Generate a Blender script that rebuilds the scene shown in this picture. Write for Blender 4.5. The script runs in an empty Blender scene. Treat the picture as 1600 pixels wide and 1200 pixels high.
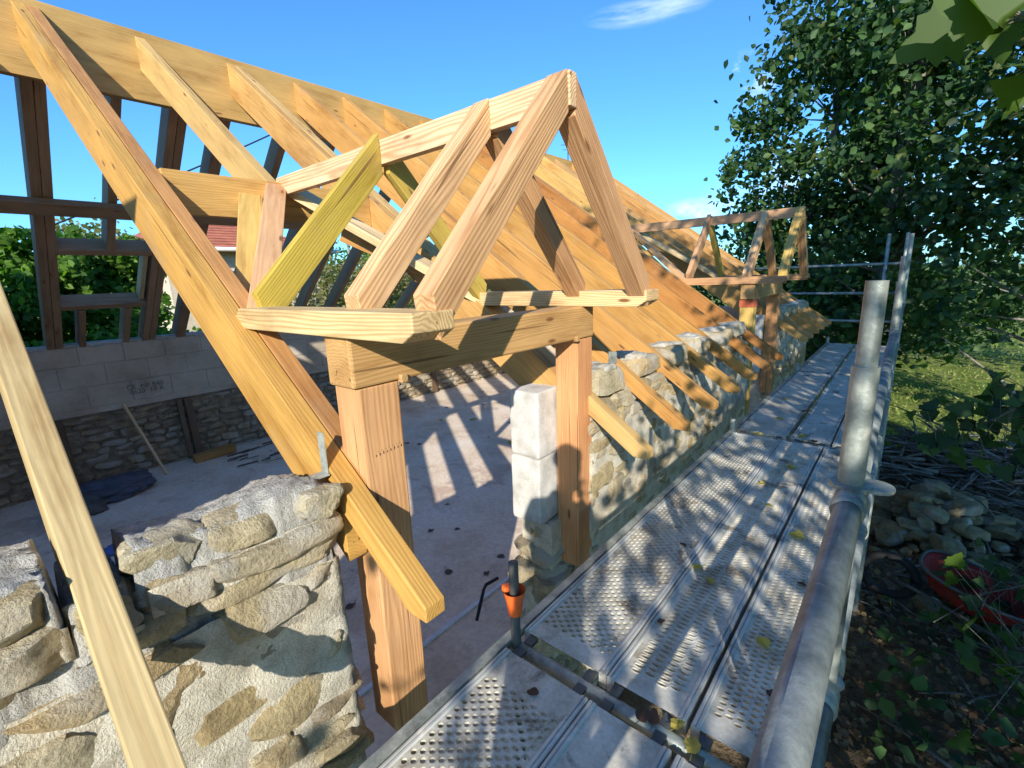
import bpy, bmesh, math, random
import numpy as np
from mathutils import Vector, Matrix, noise
R = math.radians
random.seed(7); rng = np.random.default_rng(11)
C = bpy.context.scene.collection
scene = bpy.context.scene

# ------------------------------------------------------------------ camera, sky, sun, exposure
cam_d = bpy.data.cameras.new('camera'); cam = bpy.data.objects.new('camera', cam_d); C.objects.link(cam)
CM = ((0.766, -0.114, 0.632), (0.641, 0.193, -0.743), (-0.038, 0.975, 0.221))
m = Matrix(CM)
q = m.to_quaternion(); q.normalize()
cam.rotation_mode = 'QUATERNION'; cam.rotation_quaternion = q; cam.location = (0, 0, 0)
cam_d.sensor_fit = 'HORIZONTAL'; cam_d.sensor_width = 36; cam_d.lens = 16.335
cam_d.clip_start = 0.02; cam_d.clip_end = 2000
scene.camera = cam
L = Vector((-0.65, 1.0, -0.545)).normalized()
sun_el = math.asin(-L.z); sun_rot = math.atan2(-L.x, -L.y)
w = bpy.data.worlds.new('World'); scene.world = w; w.use_nodes = True
nt = w.node_tree; nt.nodes.clear()
out = nt.nodes.new('ShaderNodeOutputWorld'); bg = nt.nodes.new('ShaderNodeBackground')
sky = nt.nodes.new('ShaderNodeTexSky'); sky.sky_type = 'NISHITA'; sky.sun_disc = False
sky.sun_elevation = sun_el; sky.sun_rotation = sun_rot; sky.altitude = 0; sky.air_density = 1.0; sky.dust_density = 0.5; sky.ozone_density = 2.5
bg.inputs['Strength'].default_value = 0.15
# thin clouds fixed in the sky
tc = nt.nodes.new('ShaderNodeTexCoord')
def cloud_mask(direction, cos_in, cos_out, scale, stretch, thr):
    d = Vector(direction).normalized()
    mp = nt.nodes.new('ShaderNodeMapping'); mp.inputs['Scale'].default_value = stretch
    nt.links.new(tc.outputs['Generated'], mp.inputs['Vector'])
    nz = nt.nodes.new('ShaderNodeTexNoise'); nz.inputs['Scale'].default_value = scale; nz.inputs['Detail'].default_value = 6; nz.inputs['Roughness'].default_value = .6
    nt.links.new(mp.outputs[0], nz.inputs['Vector'])
    s = nt.nodes.new('ShaderNodeVectorMath'); s.operation = 'SUBTRACT'; s.inputs[1].default_value = d
    nt.links.new(tc.outputs['Generated'], s.inputs[0])
    mu = nt.nodes.new('ShaderNodeVectorMath'); mu.operation = 'MULTIPLY'; mu.inputs[1].default_value = cos_in
    nt.links.new(s.outputs[0], mu.inputs[0])
    ln = nt.nodes.new('ShaderNodeVectorMath'); ln.operation = 'LENGTH'; nt.links.new(mu.outputs[0], ln.inputs[0])
    mr = nt.nodes.new('ShaderNodeMapRange'); mr.inputs['From Min'].default_value = 1.0; mr.inputs['From Max'].default_value = 0.35; nt.links.new(ln.outputs['Value'], mr.inputs['Value'])
    r2 = nt.nodes.new('ShaderNodeMapRange'); r2.inputs['From Min'].default_value = thr; r2.inputs['From Max'].default_value = thr + .22; nt.links.new(nz.outputs['Fac'], r2.inputs['Value'])
    pr = nt.nodes.new('ShaderNodeMath'); pr.operation = 'MULTIPLY'; nt.links.new(mr.outputs[0], pr.inputs[0]); nt.links.new(r2.outputs[0], pr.inputs[1])
    k = nt.nodes.new('ShaderNodeMath'); k.operation = 'MULTIPLY'; k.inputs[1].default_value = cos_out; nt.links.new(pr.outputs[0], k.inputs[0])
    return k
def raydir(px, py):
    d = Vector((px-800, -(py-600), -726)); return (Matrix(CM) @ d).normalized()
col = sky.outputs['Color']
for args in ((raydir(1010, 18), (9.5, 9.5, 52), .40, 5.0, (1, 1, 7), .40), (raydir(1150, 125), (14, 14, 24), .9, 9, (1, 1, 1.6), .45), (raydir(1095, 330), (13, 13, 34), .7, 9, (1, 1, 1.6), .46), (raydir(1330, 300), (4, 4, 10), .8, 5, (1, 1, 1.6), .48)):
    k = cloud_mask(*args)
    mx = nt.nodes.new('ShaderNodeMix'); mx.data_type = 'RGBA'
    nt.links.new(k.outputs[0], mx.inputs['Factor']); nt.links.new(col, mx.inputs['A']); mx.inputs['B'].default_value = (20.0, 10.5, 7.4, 1)
    col = mx.outputs['Result']
tint = nt.nodes.new('ShaderNodeMix'); tint.data_type = 'RGBA'; tint.blend_type = 'MULTIPLY'; tint.inputs['Factor'].default_value = 1; tint.inputs['B'].default_value = (.36, .745, 1.09, 1)
nt.links.new(col, tint.inputs['A']); col = tint.outputs['Result']
nt.links.new(col, bg.inputs['Color']); nt.links.new(bg.outputs[0], out.inputs['Surface'])
sd = bpy.data.lights.new('sun', 'SUN'); sd.energy = 4.4; sd.angle = R(0.53); sd.color = (1.0, 0.93, 0.80)
sun = bpy.data.objects.new('sun', sd); C.objects.link(sun)
sun.rotation_mode = 'QUATERNION'; sun.rotation_quaternion = (-L).to_track_quat('Z', 'Y')
scene.view_settings.view_transform = 'Standard'; scene.view_settings.look = 'None'; scene.view_settings.exposure = 0.72
scene.view_settings.gamma = 1

# ------------------------------------------------------------------ materials
def mat(name):
    mt = bpy.data.materials.new(name); mt.use_nodes = True; t = mt.node_tree; t.nodes.clear()
    o = t.nodes.new('ShaderNodeOutputMaterial'); b = t.nodes.new('ShaderNodeBsdfPrincipled'); t.links.new(b.outputs[0], o.inputs['Surface'])
    return mt, t, b
def N(t, typ, **kw):
    n = t.nodes.new(typ)
    for k, v in kw.items():
        if k in n.inputs: n.inputs[k].default_value = v
        else: setattr(n, k, v)
    return n
def ramp(t, src, stops):
    r = t.nodes.new('ShaderNodeValToRGB'); e = r.color_ramp.elements
    while len(e) < len(stops): e.new(.5)
    for i, (p, c) in enumerate(stops):
        e[i].position = p; e[i].color = (*c, 1) if len(c) == 3 else c
    t.links.new(src, r.inputs['Fac']); return r.outputs['Color']
def mixc(t, a, b, fac, mode='MIX'):
    x = t.nodes.new('ShaderNodeMix'); x.data_type = 'RGBA'; x.blend_type = mode
    for s, v in (('A', a), ('B', b), ('Factor', fac)):
        if isinstance(v, (int, float)): x.inputs[s].default_value = v
        elif isinstance(v, tuple): x.inputs[s].default_value = (*v, 1)
        else: t.links.new(v, x.inputs[s])
    return x.outputs['Result']
def bump(t, b, h, strength, dist):
    n = t.nodes.new('ShaderNodeBump'); n.inputs['Strength'].default_value = strength; n.inputs['Distance'].default_value = dist
    t.links.new(h, n.inputs['Height']); t.links.new(n.outputs[0], b.inputs['Normal']); return n

def wood_mat():
    mt, t, b = mat('timber')
    tcn = N(t, 'ShaderNodeTexCoord'); oi = N(t, 'ShaderNodeObjectInfo')
    w1 = N(t, 'ShaderNodeTexWhiteNoise', noise_dimensions='1D'); t.links.new(oi.outputs['Random'], w1.inputs['W'])
    off = N(t, 'ShaderNodeVectorMath', operation='MULTIPLY_ADD'); t.links.new(w1.outputs['Color'], off.inputs[0])
    off.inputs[1].default_value = (30, .14, .10); off.inputs[2].default_value = (0, -.07, .03)
    ad = N(t, 'ShaderNodeVectorMath', operation='ADD'); t.links.new(tcn.outputs['Object'], ad.inputs[0]); t.links.new(off.outputs[0], ad.inputs[1])
    mp = N(t, 'ShaderNodeMapping'); mp.inputs['Scale'].default_value = (.9, 9, 9); t.links.new(ad.outputs[0], mp.inputs['Vector'])
    nz = N(t, 'ShaderNodeTexNoise', Scale=1.0, Detail=2.0, Roughness=.5); t.links.new(mp.outputs[0], nz.inputs['Vector'])
    sub = N(t, 'ShaderNodeVectorMath', operation='SUBTRACT'); t.links.new(nz.outputs['Color'], sub.inputs[0]); sub.inputs[1].default_value = (.5, .5, .5)
    sc = N(t, 'ShaderNodeVectorMath', operation='SCALE'); t.links.new(sub.outputs[0], sc.inputs[0]); sc.inputs['Scale'].default_value = .075
    mp2 = N(t, 'ShaderNodeMapping'); mp2.inputs['Scale'].default_value = (.03, 1, 1); t.links.new(ad.outputs[0], mp2.inputs['Vector'])
    a2 = N(t, 'ShaderNodeVectorMath', operation='ADD'); t.links.new(mp2.outputs[0], a2.inputs[0]); t.links.new(sc.outputs[0], a2.inputs[1])
    wv = N(t, 'ShaderNodeTexWave', wave_type='RINGS', rings_direction='X', Scale=27.0, Distortion=.6, Detail=1.5); wv.inputs['Detail Scale'].default_value = 2
    t.links.new(a2.outputs[0], wv.inputs['Vector'])
    # fibres
    mp3 = N(t, 'ShaderNodeMapping'); mp3.inputs['Scale'].default_value = (4, 170, 170); t.links.new(ad.outputs[0], mp3.inputs['Vector'])
    fb = N(t, 'ShaderNodeTexNoise', Scale=1.0, Detail=3.0, Roughness=.6); t.links.new(mp3.outputs[0], fb.inputs['Vector'])
    # blotches along the timber
    mp4 = N(t, 'ShaderNodeMapping'); mp4.inputs['Scale'].default_value = (1.6, 7, 7); t.links.new(ad.outputs[0], mp4.inputs['Vector'])
    bl = N(t, 'ShaderNodeTexNoise', Scale=1.0, Detail=5.0, Roughness=.62); t.links.new(mp4.outputs[0], bl.inputs['Vector'])
    # knots
    mp5 = N(t, 'ShaderNodeMapping'); mp5.inputs['Scale'].default_value = (2.6, 9, 9); t.links.new(ad.outputs[0], mp5.inputs['Vector'])
    vo = N(t, 'ShaderNodeTexVoronoi', feature='F1', Scale=1.0, Randomness=1.0); t.links.new(mp5.outputs[0], vo.inputs['Vector'])
    kn = N(t, 'ShaderNodeMapRange'); kn.inputs['From Min'].default_value = .055; kn.inputs['From Max'].default_value = .12; kn.inputs['To Min'].default_value = 1; kn.inputs['To Max'].default_value = 0
    t.links.new(vo.outputs['Distance'], kn.inputs['Value'])
    base = oi.outputs['Color']
    c1 = mixc(t, base, (1, 1, 1), 1.0, 'MULTIPLY')
    c_r = ramp(t, wv.outputs['Fac'], [(.0, (1.10, 1.10, 1.12)), (.55, (1.0, .98, .95)), (.9, (.80, .70, .60)), (1, (.74, .62, .52))])
    c2 = mixc(t, c1, c_r, oi.outputs['Alpha'], 'MULTIPLY')
    c_b = ramp(t, bl.outputs['Fac'], [(.28, (.62, .50, .38)), (.46, (.98, .97, .95)), (.72, (1.28, 1.27, 1.25))])
    c3 = mixc(t, c2, c_b, .85, 'MULTIPLY')
    c_f = ramp(t, fb.outputs['Fac'], [(.3, (.8, .77, .72)), (.6, (1.06, 1.06, 1.06))])
    c4 = mixc(t, c3, c_f, .55, 'MULTIPLY')
    c5 = mixc(t, c4, (.20, .09, .035), kn.outputs[0])
    mp6 = N(t, 'ShaderNodeMapping'); mp6.inputs['Scale'].default_value = (.8, 55, 55); t.links.new(ad.outputs[0], mp6.inputs['Vector'])
    ck = N(t, 'ShaderNodeTexNoise', Scale=1.0, Detail=1.0); t.links.new(mp6.outputs[0], ck.inputs['Vector'])
    ckr = N(t, 'ShaderNodeMapRange'); ckr.inputs['From Min'].default_value = .715; ckr.inputs['From Max'].default_value = .74; ckr.inputs['To Max'].default_value = .75; t.links.new(ck.outputs['Fac'], ckr.inputs['Value'])
    c5 = mixc(t, c5, (.13, .06, .025), ckr.outputs[0])
    gw = N(t, 'ShaderNodeTexNoise', Scale=1.3, Detail=6.0, Roughness=.7); t.links.new(ad.outputs[0], gw.inputs['Vector'])
    gwr = N(t, 'ShaderNodeMapRange'); gwr.inputs['From Min'].default_value = .56; gwr.inputs['From Max'].default_value = .72; gwr.inputs['To Max'].default_value = .45; t.links.new(gw.outputs['Fac'], gwr.inputs['Value'])
    c5 = mixc(t, c5, (.36, .25, .15), gwr.outputs[0])
    t.links.new(c5, b.inputs['Base Color'])
    rr = N(t, 'ShaderNodeMapRange'); rr.inputs['To Min'].default_value = .5; rr.inputs['To Max'].default_value = .75; t.links.new(bl.outputs['Fac'], rr.inputs['Value']); t.links.new(rr.outputs[0], b.inputs['Roughness'])
    b.inputs['Specular IOR Level'].default_value = .3
    hh = N(t, 'ShaderNodeMath', operation='ADD'); t.links.new(wv.outputs['Fac'], hh.inputs[0]); t.links.new(fb.outputs['Fac'], hh.inputs[1])
    bump(t, b, hh.outputs[0], .35, .0015)
    return mt
def stone_mat(name, stops, mottle=.6, bs=.6):
    mt, t, b = mat(name)
    g = N(t, 'ShaderNodeNewGeometry'); tcn = N(t, 'ShaderNodeTexCoord')
    c = ramp(t, g.outputs['Random Per Island'], stops)
    n1 = N(t, 'ShaderNodeTexNoise', Scale=9.0, Detail=8.0, Roughness=.68); t.links.new(tcn.outputs['Object'], n1.inputs['Vector'])
    n2 = N(t, 'ShaderNodeTexNoise', Scale=60.0, Detail=6.0, Roughness=.7); t.links.new(tcn.outputs['Object'], n2.inputs['Vector'])
    n3 = N(t, 'ShaderNodeTexNoise', Scale=3.0, Detail=3.0, Roughness=.6); t.links.new(tcn.outputs['Object'], n3.inputs['Vector'])
    cc = mixc(t, c, ramp(t, n1.outputs['Fac'], [(.3, (.38, .33, .25)), (.47, (.95, .92, .85)), (.68, (1.5, 1.48, 1.42))]), mottle, 'MULTIPLY')
    cc = mixc(t, cc, ramp(t, n2.outputs['Fac'], [(.35, (.7, .68, .64)), (.6, (1.15, 1.15, 1.15))]), .6, 'MULTIPLY')
    cc = mixc(t, cc, ramp(t, n3.outputs['Fac'], [(.55, (0, 0, 0)), (.70, (1, 1, 1))]), 0, 'MIX')
    dust = N(t, 'ShaderNodeMapRange'); dust.inputs['From Min'].default_value = .50; dust.inputs['From Max'].default_value = .62; dust.inputs['To Max'].default_value = .75; t.links.new(n3.outputs['Fac'], dust.inputs['Value'])
    cc = mixc(t, cc, (.50, .47, .41), dust.outputs[0])
    t.links.new(cc, b.inputs['Base Color']); b.inputs['Roughness'].default_value = .92; b.inputs['Specular IOR Level'].default_value = .2
    h = N(t, 'ShaderNodeMath', operation='ADD'); t.links.new(n1.outputs['Fac'], h.inputs[0]); t.links.new(n2.outputs['Fac'], h.inputs[1])
    bump(t, b, h.outputs[0], 1.0, .022)
    return mt
def rough_mat(name, stops, scale=6.0, fine=80.0, bs=.5, rough=.9, spec=.2, dist=.006, stretch=(1, 1, 1), metal=0, dirt=None):
    mt, t, b = mat(name); tcn = N(t, 'ShaderNodeTexCoord')
    mp = N(t, 'ShaderNodeMapping'); mp.inputs['Scale'].default_value = stretch; t.links.new(tcn.outputs['Object'], mp.inputs['Vector'])
    n1 = N(t, 'ShaderNodeTexNoise', Scale=scale, Detail=8.0, Roughness=.65); t.links.new(mp.outputs[0], n1.inputs['Vector'])
    n2 = N(t, 'ShaderNodeTexNoise', Scale=fine, Detail=4.0, Roughness=.7); t.links.new(mp.outputs[0], n2.inputs['Vector'])
    c = ramp(t, n1.outputs['Fac'], stops)
    c = mixc(t, c, ramp(t, n2.outputs['Fac'], [(.35, (.78, .78, .78)), (.62, (1.12, 1.12, 1.12))]), .6, 'MULTIPLY')
    if dirt:
        for dc, dsc, thr, amt in dirt:
            nd = N(t, 'ShaderNodeTexNoise', Scale=dsc, Detail=9.0, Roughness=.72, Distortion=.6); t.links.new(tcn.outputs['Object'], nd.inputs['Vector'])
            mr = N(t, 'ShaderNodeMapRange'); mr.inputs['From Min'].default_value = thr; mr.inputs['From Max'].default_value = thr+.07; mr.inputs['To Max'].default_value = amt; t.links.new(nd.outputs['Fac'], mr.inputs['Value'])
            c = mixc(t, c, dc, mr.outputs[0])
    t.links.new(c, b.inputs['Base Color']); b.inputs['Roughness'].default_value = rough; b.inputs['Specular IOR Level'].default_value = spec; b.inputs['Metallic'].default_value = metal
    h = N(t, 'ShaderNodeMath', operation='ADD'); t.links.new(n1.outputs['Fac'], h.inputs[0]); t.links.new(n2.outputs['Fac'], h.inputs[1])
    if bs: bump(t, b, h.outputs[0], bs, dist)
    return mt
def leaf_mat(name, stops, trans=.35, rough=.45):
    mt, t, b = mat(name); g = N(t, 'ShaderNodeNewGeometry')
    c = ramp(t, g.outputs['Random Per Island'], stops)
    t.links.new(c, b.inputs['Base Color']); b.inputs['Roughness'].default_value = rough; b.inputs['Specular IOR Level'].default_value = .35
    tr = N(t, 'ShaderNodeBsdfTranslucent'); c2 = mixc(t, c, (1.6, 2.0, .5), 1.0, 'MULTIPLY'); t.links.new(c2, tr.inputs['Color'])
    ms = N(t, 'ShaderNodeMixShader'); ms.inputs[0].default_value = trans
    o = [n for n in t.nodes if n.type == 'OUTPUT_MATERIAL'][0]
    t.links.new(b.outputs[0], ms.inputs[1]); t.links.new(tr.outputs[0], ms.inputs[2]); t.links.new(ms.outputs[0], o.inputs['Surface'])
    return mt
def plain(name, c, rough=.6, metal=0, spec=.4):
    return rough_mat(name, [(.3, tuple(x*.8 for x in c)), (.6, c), (.8, tuple(min(1, x*1.15) for x in c))], 7, 60, .15, rough, spec, .002, metal=metal)

M = {}
M['wood'] = wood_mat()
M['stone'] = stone_mat('limestone', [(0, (.40, .31, .17)), (.2, (.52, .44, .28)), (.4, (.38, .32, .23)), (.55, (.56, .49, .34)), (.7, (.45, .34, .19)), (.85, (.50, .45, .34)), (1, (.56, .46, .27))])
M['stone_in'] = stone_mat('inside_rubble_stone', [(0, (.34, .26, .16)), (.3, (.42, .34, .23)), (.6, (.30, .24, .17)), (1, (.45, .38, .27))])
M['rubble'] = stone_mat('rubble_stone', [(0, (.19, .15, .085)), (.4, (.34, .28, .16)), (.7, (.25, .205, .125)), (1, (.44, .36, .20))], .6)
M['mortar'] = rough_mat('lime_mortar', [(.3, (.46, .40, .30)), (.5, (.66, .60, .48)), (.7, (.77, .72, .61))], 11, 120, 1.0, .95, .15, .012)
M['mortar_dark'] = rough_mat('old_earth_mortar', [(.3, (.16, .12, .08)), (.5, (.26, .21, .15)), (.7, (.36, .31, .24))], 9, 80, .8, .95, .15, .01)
M['cement'] = rough_mat('fresh_cement_cap', [(.3, (.36, .34, .30)), (.5, (.54, .52, .47)), (.7, (.68, .66, .62))], 16, 150, 1.0, .97, .1, .015)
M['lime'] = rough_mat('white_lime_cap', [(.3, (.38, .34, .26)), (.5, (.52, .48, .40)), (.7, (.62, .58, .51))], 16, 120, 1.0, .97, .1, .012)
M['block'] = rough_mat('concrete_block', [(.3, (.38, .31, .23)), (.52, (.54, .46, .36)), (.72, (.64, .57, .46))], 2.2, 120, .7, .92, .15, .005)
M['whiteblock'] = rough_mat('pale_cement_block', [(.3, (.40, .38, .35)), (.5, (.58, .56, .53)), (.7, (.70, .68, .66))], 6, 150, .7, .92, .15, .005)
M['slab'] = rough_mat('floor_slab', [(.3, (.56, .42, .30)), (.5, (.76, .62, .48)), (.68, (.82, .72, .60))], 1.3, 26, .2, .85, .25, .003, dirt=[((.42, .27, .20), 1.2, .55, .45), ((.26, .21, .18), 3.5, .60, .5), ((.76, .72, .66), 5.0, .63, .6)])
M['galv'] = rough_mat('galvanised_steel', [(.3, (.13, .15, .14)), (.48, (.31, .345, .32)), (.72, (.54, .57, .51))], 9, 55, .5, .45, .5, .003, metal=.35, dirt=[((.66, .64, .58), 13.0, .62, .85), ((.14, .12, .09), 8.0, .60, .6)])
M['railflare'] = rough_mat('flare_dimmed_tube', [(.3, (.09, .11, .12)), (.48, (.20, .23, .24)), (.72, (.38, .42, .41))], 9, 55, .5, .45, .5, .003, metal=.3, dirt=[((.62, .62, .58), 13.0, .63, .85), ((.10, .09, .07), 8.0, .60, .6)])  # galvanised tube coloured darker and bluer to stand for lens flare and shade
M['deckmetal'] = rough_mat('worn_steel_deck', [(.3, (.30, .26, .20)), (.48, (.56, .53, .44)), (.72, (.76, .73, .64))], 6, 60, .4, .65, .35, .003, metal=.1, dirt=[((.16, .12, .08), 5.0, .56, .75), ((.74, .70, .62), 17.0, .60, .8), ((.20, .09, .04), 11.0, .66, .7)])
M['railmetal'] = rough_mat('worn_plank_rail', [(.3, (.22, .22, .20)), (.48, (.50, .50, .46)), (.72, (.72, .72, .67))], 9, 60, .4, .5, .4, .003, (1, .25, 1), metal=.2, dirt=[((.16, .12, .08), 5.0, .56, .75), ((.74, .70, .62), 17.0, .60, .8), ((.20, .09, .04), 11.0, .66, .7)])
M['ply'] = rough_mat('cement_stained_plank', [(.3, (.34, .30, .24)), (.5, (.50, .46, .39)), (.7, (.64, .60, .53))], 4, 70, .4, .85, .2, .004, dirt=[((.15, .12, .08), 4.0, .58, .7), ((.72, .69, .63), 12.0, .62, .7)])
M['darkmetal'] = plain('dark_dirty_steel', (.12, .125, .12), .6, .3)
M['earth'] = rough_mat('leaf_strewn_earth', [(.3, (.08, .058, .036)), (.5, (.19, .14, .088)), (.7, (.34, .27, .17))], 2.2, 24, 1.0, .95, .1, .05)
M['grass_g'] = rough_mat('meadow_ground', [(.3, (.09, .13, .03)), (.5, (.17, .22, .05)), (.7, (.30, .27, .10))], .9, 18, 1.0, .95, .1, .04)
M['leaf'] = leaf_mat('poplar_leaves', [(0, (.016, .042, .018)), (.35, (.034, .080, .028)), (.7, (.056, .120, .036)), (.96, (.085, .155, .045)), (1, (.16, .16, .05))], .34, .6)
M['leaf_near'] = leaf_mat('near_green_leaves', [(0, (.035, .075, .012)), (.5, (.06, .115, .016)), (1, (.10, .16, .022))], .42, .55)
M['hedge'] = leaf_mat('hedge_leaves', [(0, (.04, .10, .015)), (.5, (.09, .185, .03)), (1, (.16, .28, .045))], .4, .6)
M['autumn'] = leaf_mat('thin_autumn_leaves', [(0, (.08, .10, .03)), (.5, (.16, .17, .05)), (1, (.24, .20, .08))], .3)
M['blade'] = leaf_mat('grass_blades', [(0, (.10, .16, .03)), (.5, (.20, .27, .05)), (1, (.36, .33, .12))], .3)
M['bark'] = rough_mat('tree_bark', [(.3, (.12, .11, .09)), (.5, (.22, .20, .17)), (.7, (.36, .34, .30))], 6, 50, .8, .95, .1, .02, (1, 1, .2))
M['palebark'] = rough_mat('pale_bark', [(.3, (.25, .23, .2)), (.6, (.42, .39, .34))], 6, 50, .5, .9, .1, .01)
M['stick'] = rough_mat('dry_sticks', [(.3, (.07, .06, .05)), (.5, (.16, .14, .12)), (.7, (.30, .27, .24))], 6, 60, .5, .9, .1, .01)
M['dleaf'] = leaf_mat('fallen_leaf_yellow', [(0, (.45, .33, .06)), (1, (.50, .40, .10))], .3)
M['bleaf'] = leaf_mat('fallen_leaf_brown', [(0, (.07, .035, .02)), (1, (.10, .05, .03))], .1)
M['litter'] = leaf_mat('dry_leaf_litter', [(0, (.09, .055, .03)), (.5, (.18, .12, .065)), (.85, (.28, .21, .12)), (1, (.35, .29, .10))], .1)
M['red'] = rough_mat('muddy_red_paint', [(.35, (.08, .05, .035)), (.5, (.33, .03, .025)), (.7, (.42, .04, .03))], 9, 50, .4, .7, .2, .004)
M['orange'] = plain('orange_plastic', (.90, .16, .03), .4)
M['dullred'] = plain('dull_red_marking_paint', (.45, .11, .05), .9)
M['ink2'] = plain('faded_grey_ink', (.16, .145, .13), .9)
M['black'] = plain('black_rubber', (.02, .02, .022), .7)
M['whitepl'] = plain('white_plastic', (.75, .75, .78), .4)
M['tarp'] = plain('grey_blue_tarpaulin', (.10, .11, .15), .35)
M['bluefilm'] = plain('blue_plastic_film', (.10, .17, .50), .4)
M['cream'] = plain('cream_render', (.60, .50, .38), .9)
M['gutter'] = plain('pale_gutter', (.70, .68, .65), .6)
M['paleblue'] = plain('pale_weathered_pipe', (.36, .42, .45), .6)
M['ink'] = plain('black_stamp_ink', (.03, .025, .025), .9)
M['cloth'] = plain('dark_blue_jacket', (.05, .07, .12), .9)
M['jeans'] = plain('grey_work_trousers', (.12, .12, .13), .9)
M['skin'] = plain('skin', (.55, .34, .25), .6)
M['hair'] = plain('brown_hair', (.06, .035, .02), .8)
def tile_mat():
    mt, t, b = mat('red_roof_tiles'); tcn = N(t, 'ShaderNodeTexCoord')
    wv = N(t, 'ShaderNodeTexWave', wave_type='BANDS', bands_direction='Z', Scale=2.6, Distortion=.4); t.links.new(tcn.outputs['Object'], wv.inputs['Vector'])
    nz = N(t, 'ShaderNodeTexNoise', Scale=3.0, Detail=5.0); t.links.new(tcn.outputs['Object'], nz.inputs['Vector'])
    c = ramp(t, wv.outputs['Fac'], [(0, (.24, .06, .03)), (.5, (.42, .12, .06)), (1, (.48, .16, .09))])
    c = mixc(t, c, ramp(t, nz.outputs['Fac'], [(.3, (.7, .7, .7)), (.7, (1.2, 1.2, 1.2))]), .8, 'MULTIPLY')
    t.links.new(c, b.inputs['Base Color']); b.inputs['Roughness'].default_value = .85
    return mt
M['tiles'] = tile_mat()

# ------------------------------------------------------------------ helpers
def tag(o, label=None, cat=None, group=None, kind=None):
    if label: o['label'] = label
    if cat: o['category'] = cat
    if group: o['group'] = group
    if kind: o['kind'] = kind
    return o
def empty(name, loc, label, cat, group=None):
    o = bpy.data.objects.new(name, None); o.empty_display_size = .1; o.location = loc; C.objects.link(o)
    return tag(o, label, cat, group)
def link(name, me, material, parent=None, matrix=None, smooth=False):
    o = bpy.data.objects.new(name, me)
    if material: me.materials.append(material)
    C.objects.link(o)
    mw = matrix if matrix is not None else Matrix.Identity(4)
    if parent is not None:
        o.parent = parent
        pm = parent.get('_m'); base = Matrix.Translation(parent.location) if parent.type == 'EMPTY' else None
        acc = Matrix.Identity(4); p = parent
        while p is not None:
            acc = p.matrix_basis @ acc; p = p.parent
        o.matrix_basis = acc.inverted() @ mw
    else:
        o.matrix_basis = mw
    if smooth:
        me.shade_smooth()
        if smooth != True: me.set_sharp_from_angle(angle=R(smooth))
    return o
def frame(origin, xdir, up=(0, 0, 1)):
    x = Vector(xdir).normalized(); u = Vector(up)
    y = u.cross(x)
    if y.length < 1e-4: y = Vector((0, 1, 0)).cross(x)
    y.normalize(); z = x.cross(y)
    mm = Matrix((x, y, z)).transposed().to_4x4(); mm.translation = Vector(origin); return mm
def prism_mesh(poly, w, bev=.004):
    """poly in (u,v) -> local (x,z); extruded along local y, centred"""
    bm = bmesh.new()
    a = [bm.verts.new((u, -w/2, v)) for u, v in poly]; b = [bm.verts.new((u, w/2, v)) for u, v in poly]
    n = len(poly)
    bm.faces.new(a); bm.faces.new(list(reversed(b)))
    for i in range(n): bm.faces.new((a[i], b[i], b[(i+1) % n], a[(i+1) % n]))
    bmesh.ops.recalc_face_normals(bm, faces=bm.faces)
    if bev: bmesh.ops.bevel(bm, geom=list(bm.edges), offset=bev, segments=2, affect='EDGES', profile=.5)
    me = bpy.data.meshes.new('timber'); bm.to_mesh(me); bm.free(); return me
HON = (.52, .315, .105); ORG = (.45, .240, .075); PNK = (.56, .335, .18); YEL = (.50, .365, .065); PAL = (.66, .50, .29); SHD = (.34, .22, .13)  # last hue: the same wood darkened to stand for rear-slope shade
GRAIN = .32
def jit(c, s=.10):
    k = 1 + random.uniform(-s, s); return (c[0]*k, c[1]*k*(1+random.uniform(-.04, .04)), c[2]*k, GRAIN)
def beam(name, p0, p1, w, h, colr, parent, up=(0, 0, 1), bev=.004, material=None, poly=None, roll=0):
    p0 = Vector(p0); p1 = Vector(p1); ln = (p1-p0).length
    if poly is None: poly = [(0, -h/2), (ln, -h/2), (ln, h/2), (0, h/2)]
    me = prism_mesh(poly, w, bev); me.name = name
    mm = frame(p0, p1-p0, up)
    if roll: mm = mm @ Matrix.Rotation(roll, 4, 'X')
    o = link(name, me, material or M['wood'], parent, mm)
    o.color = jit(colr); return o
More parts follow.
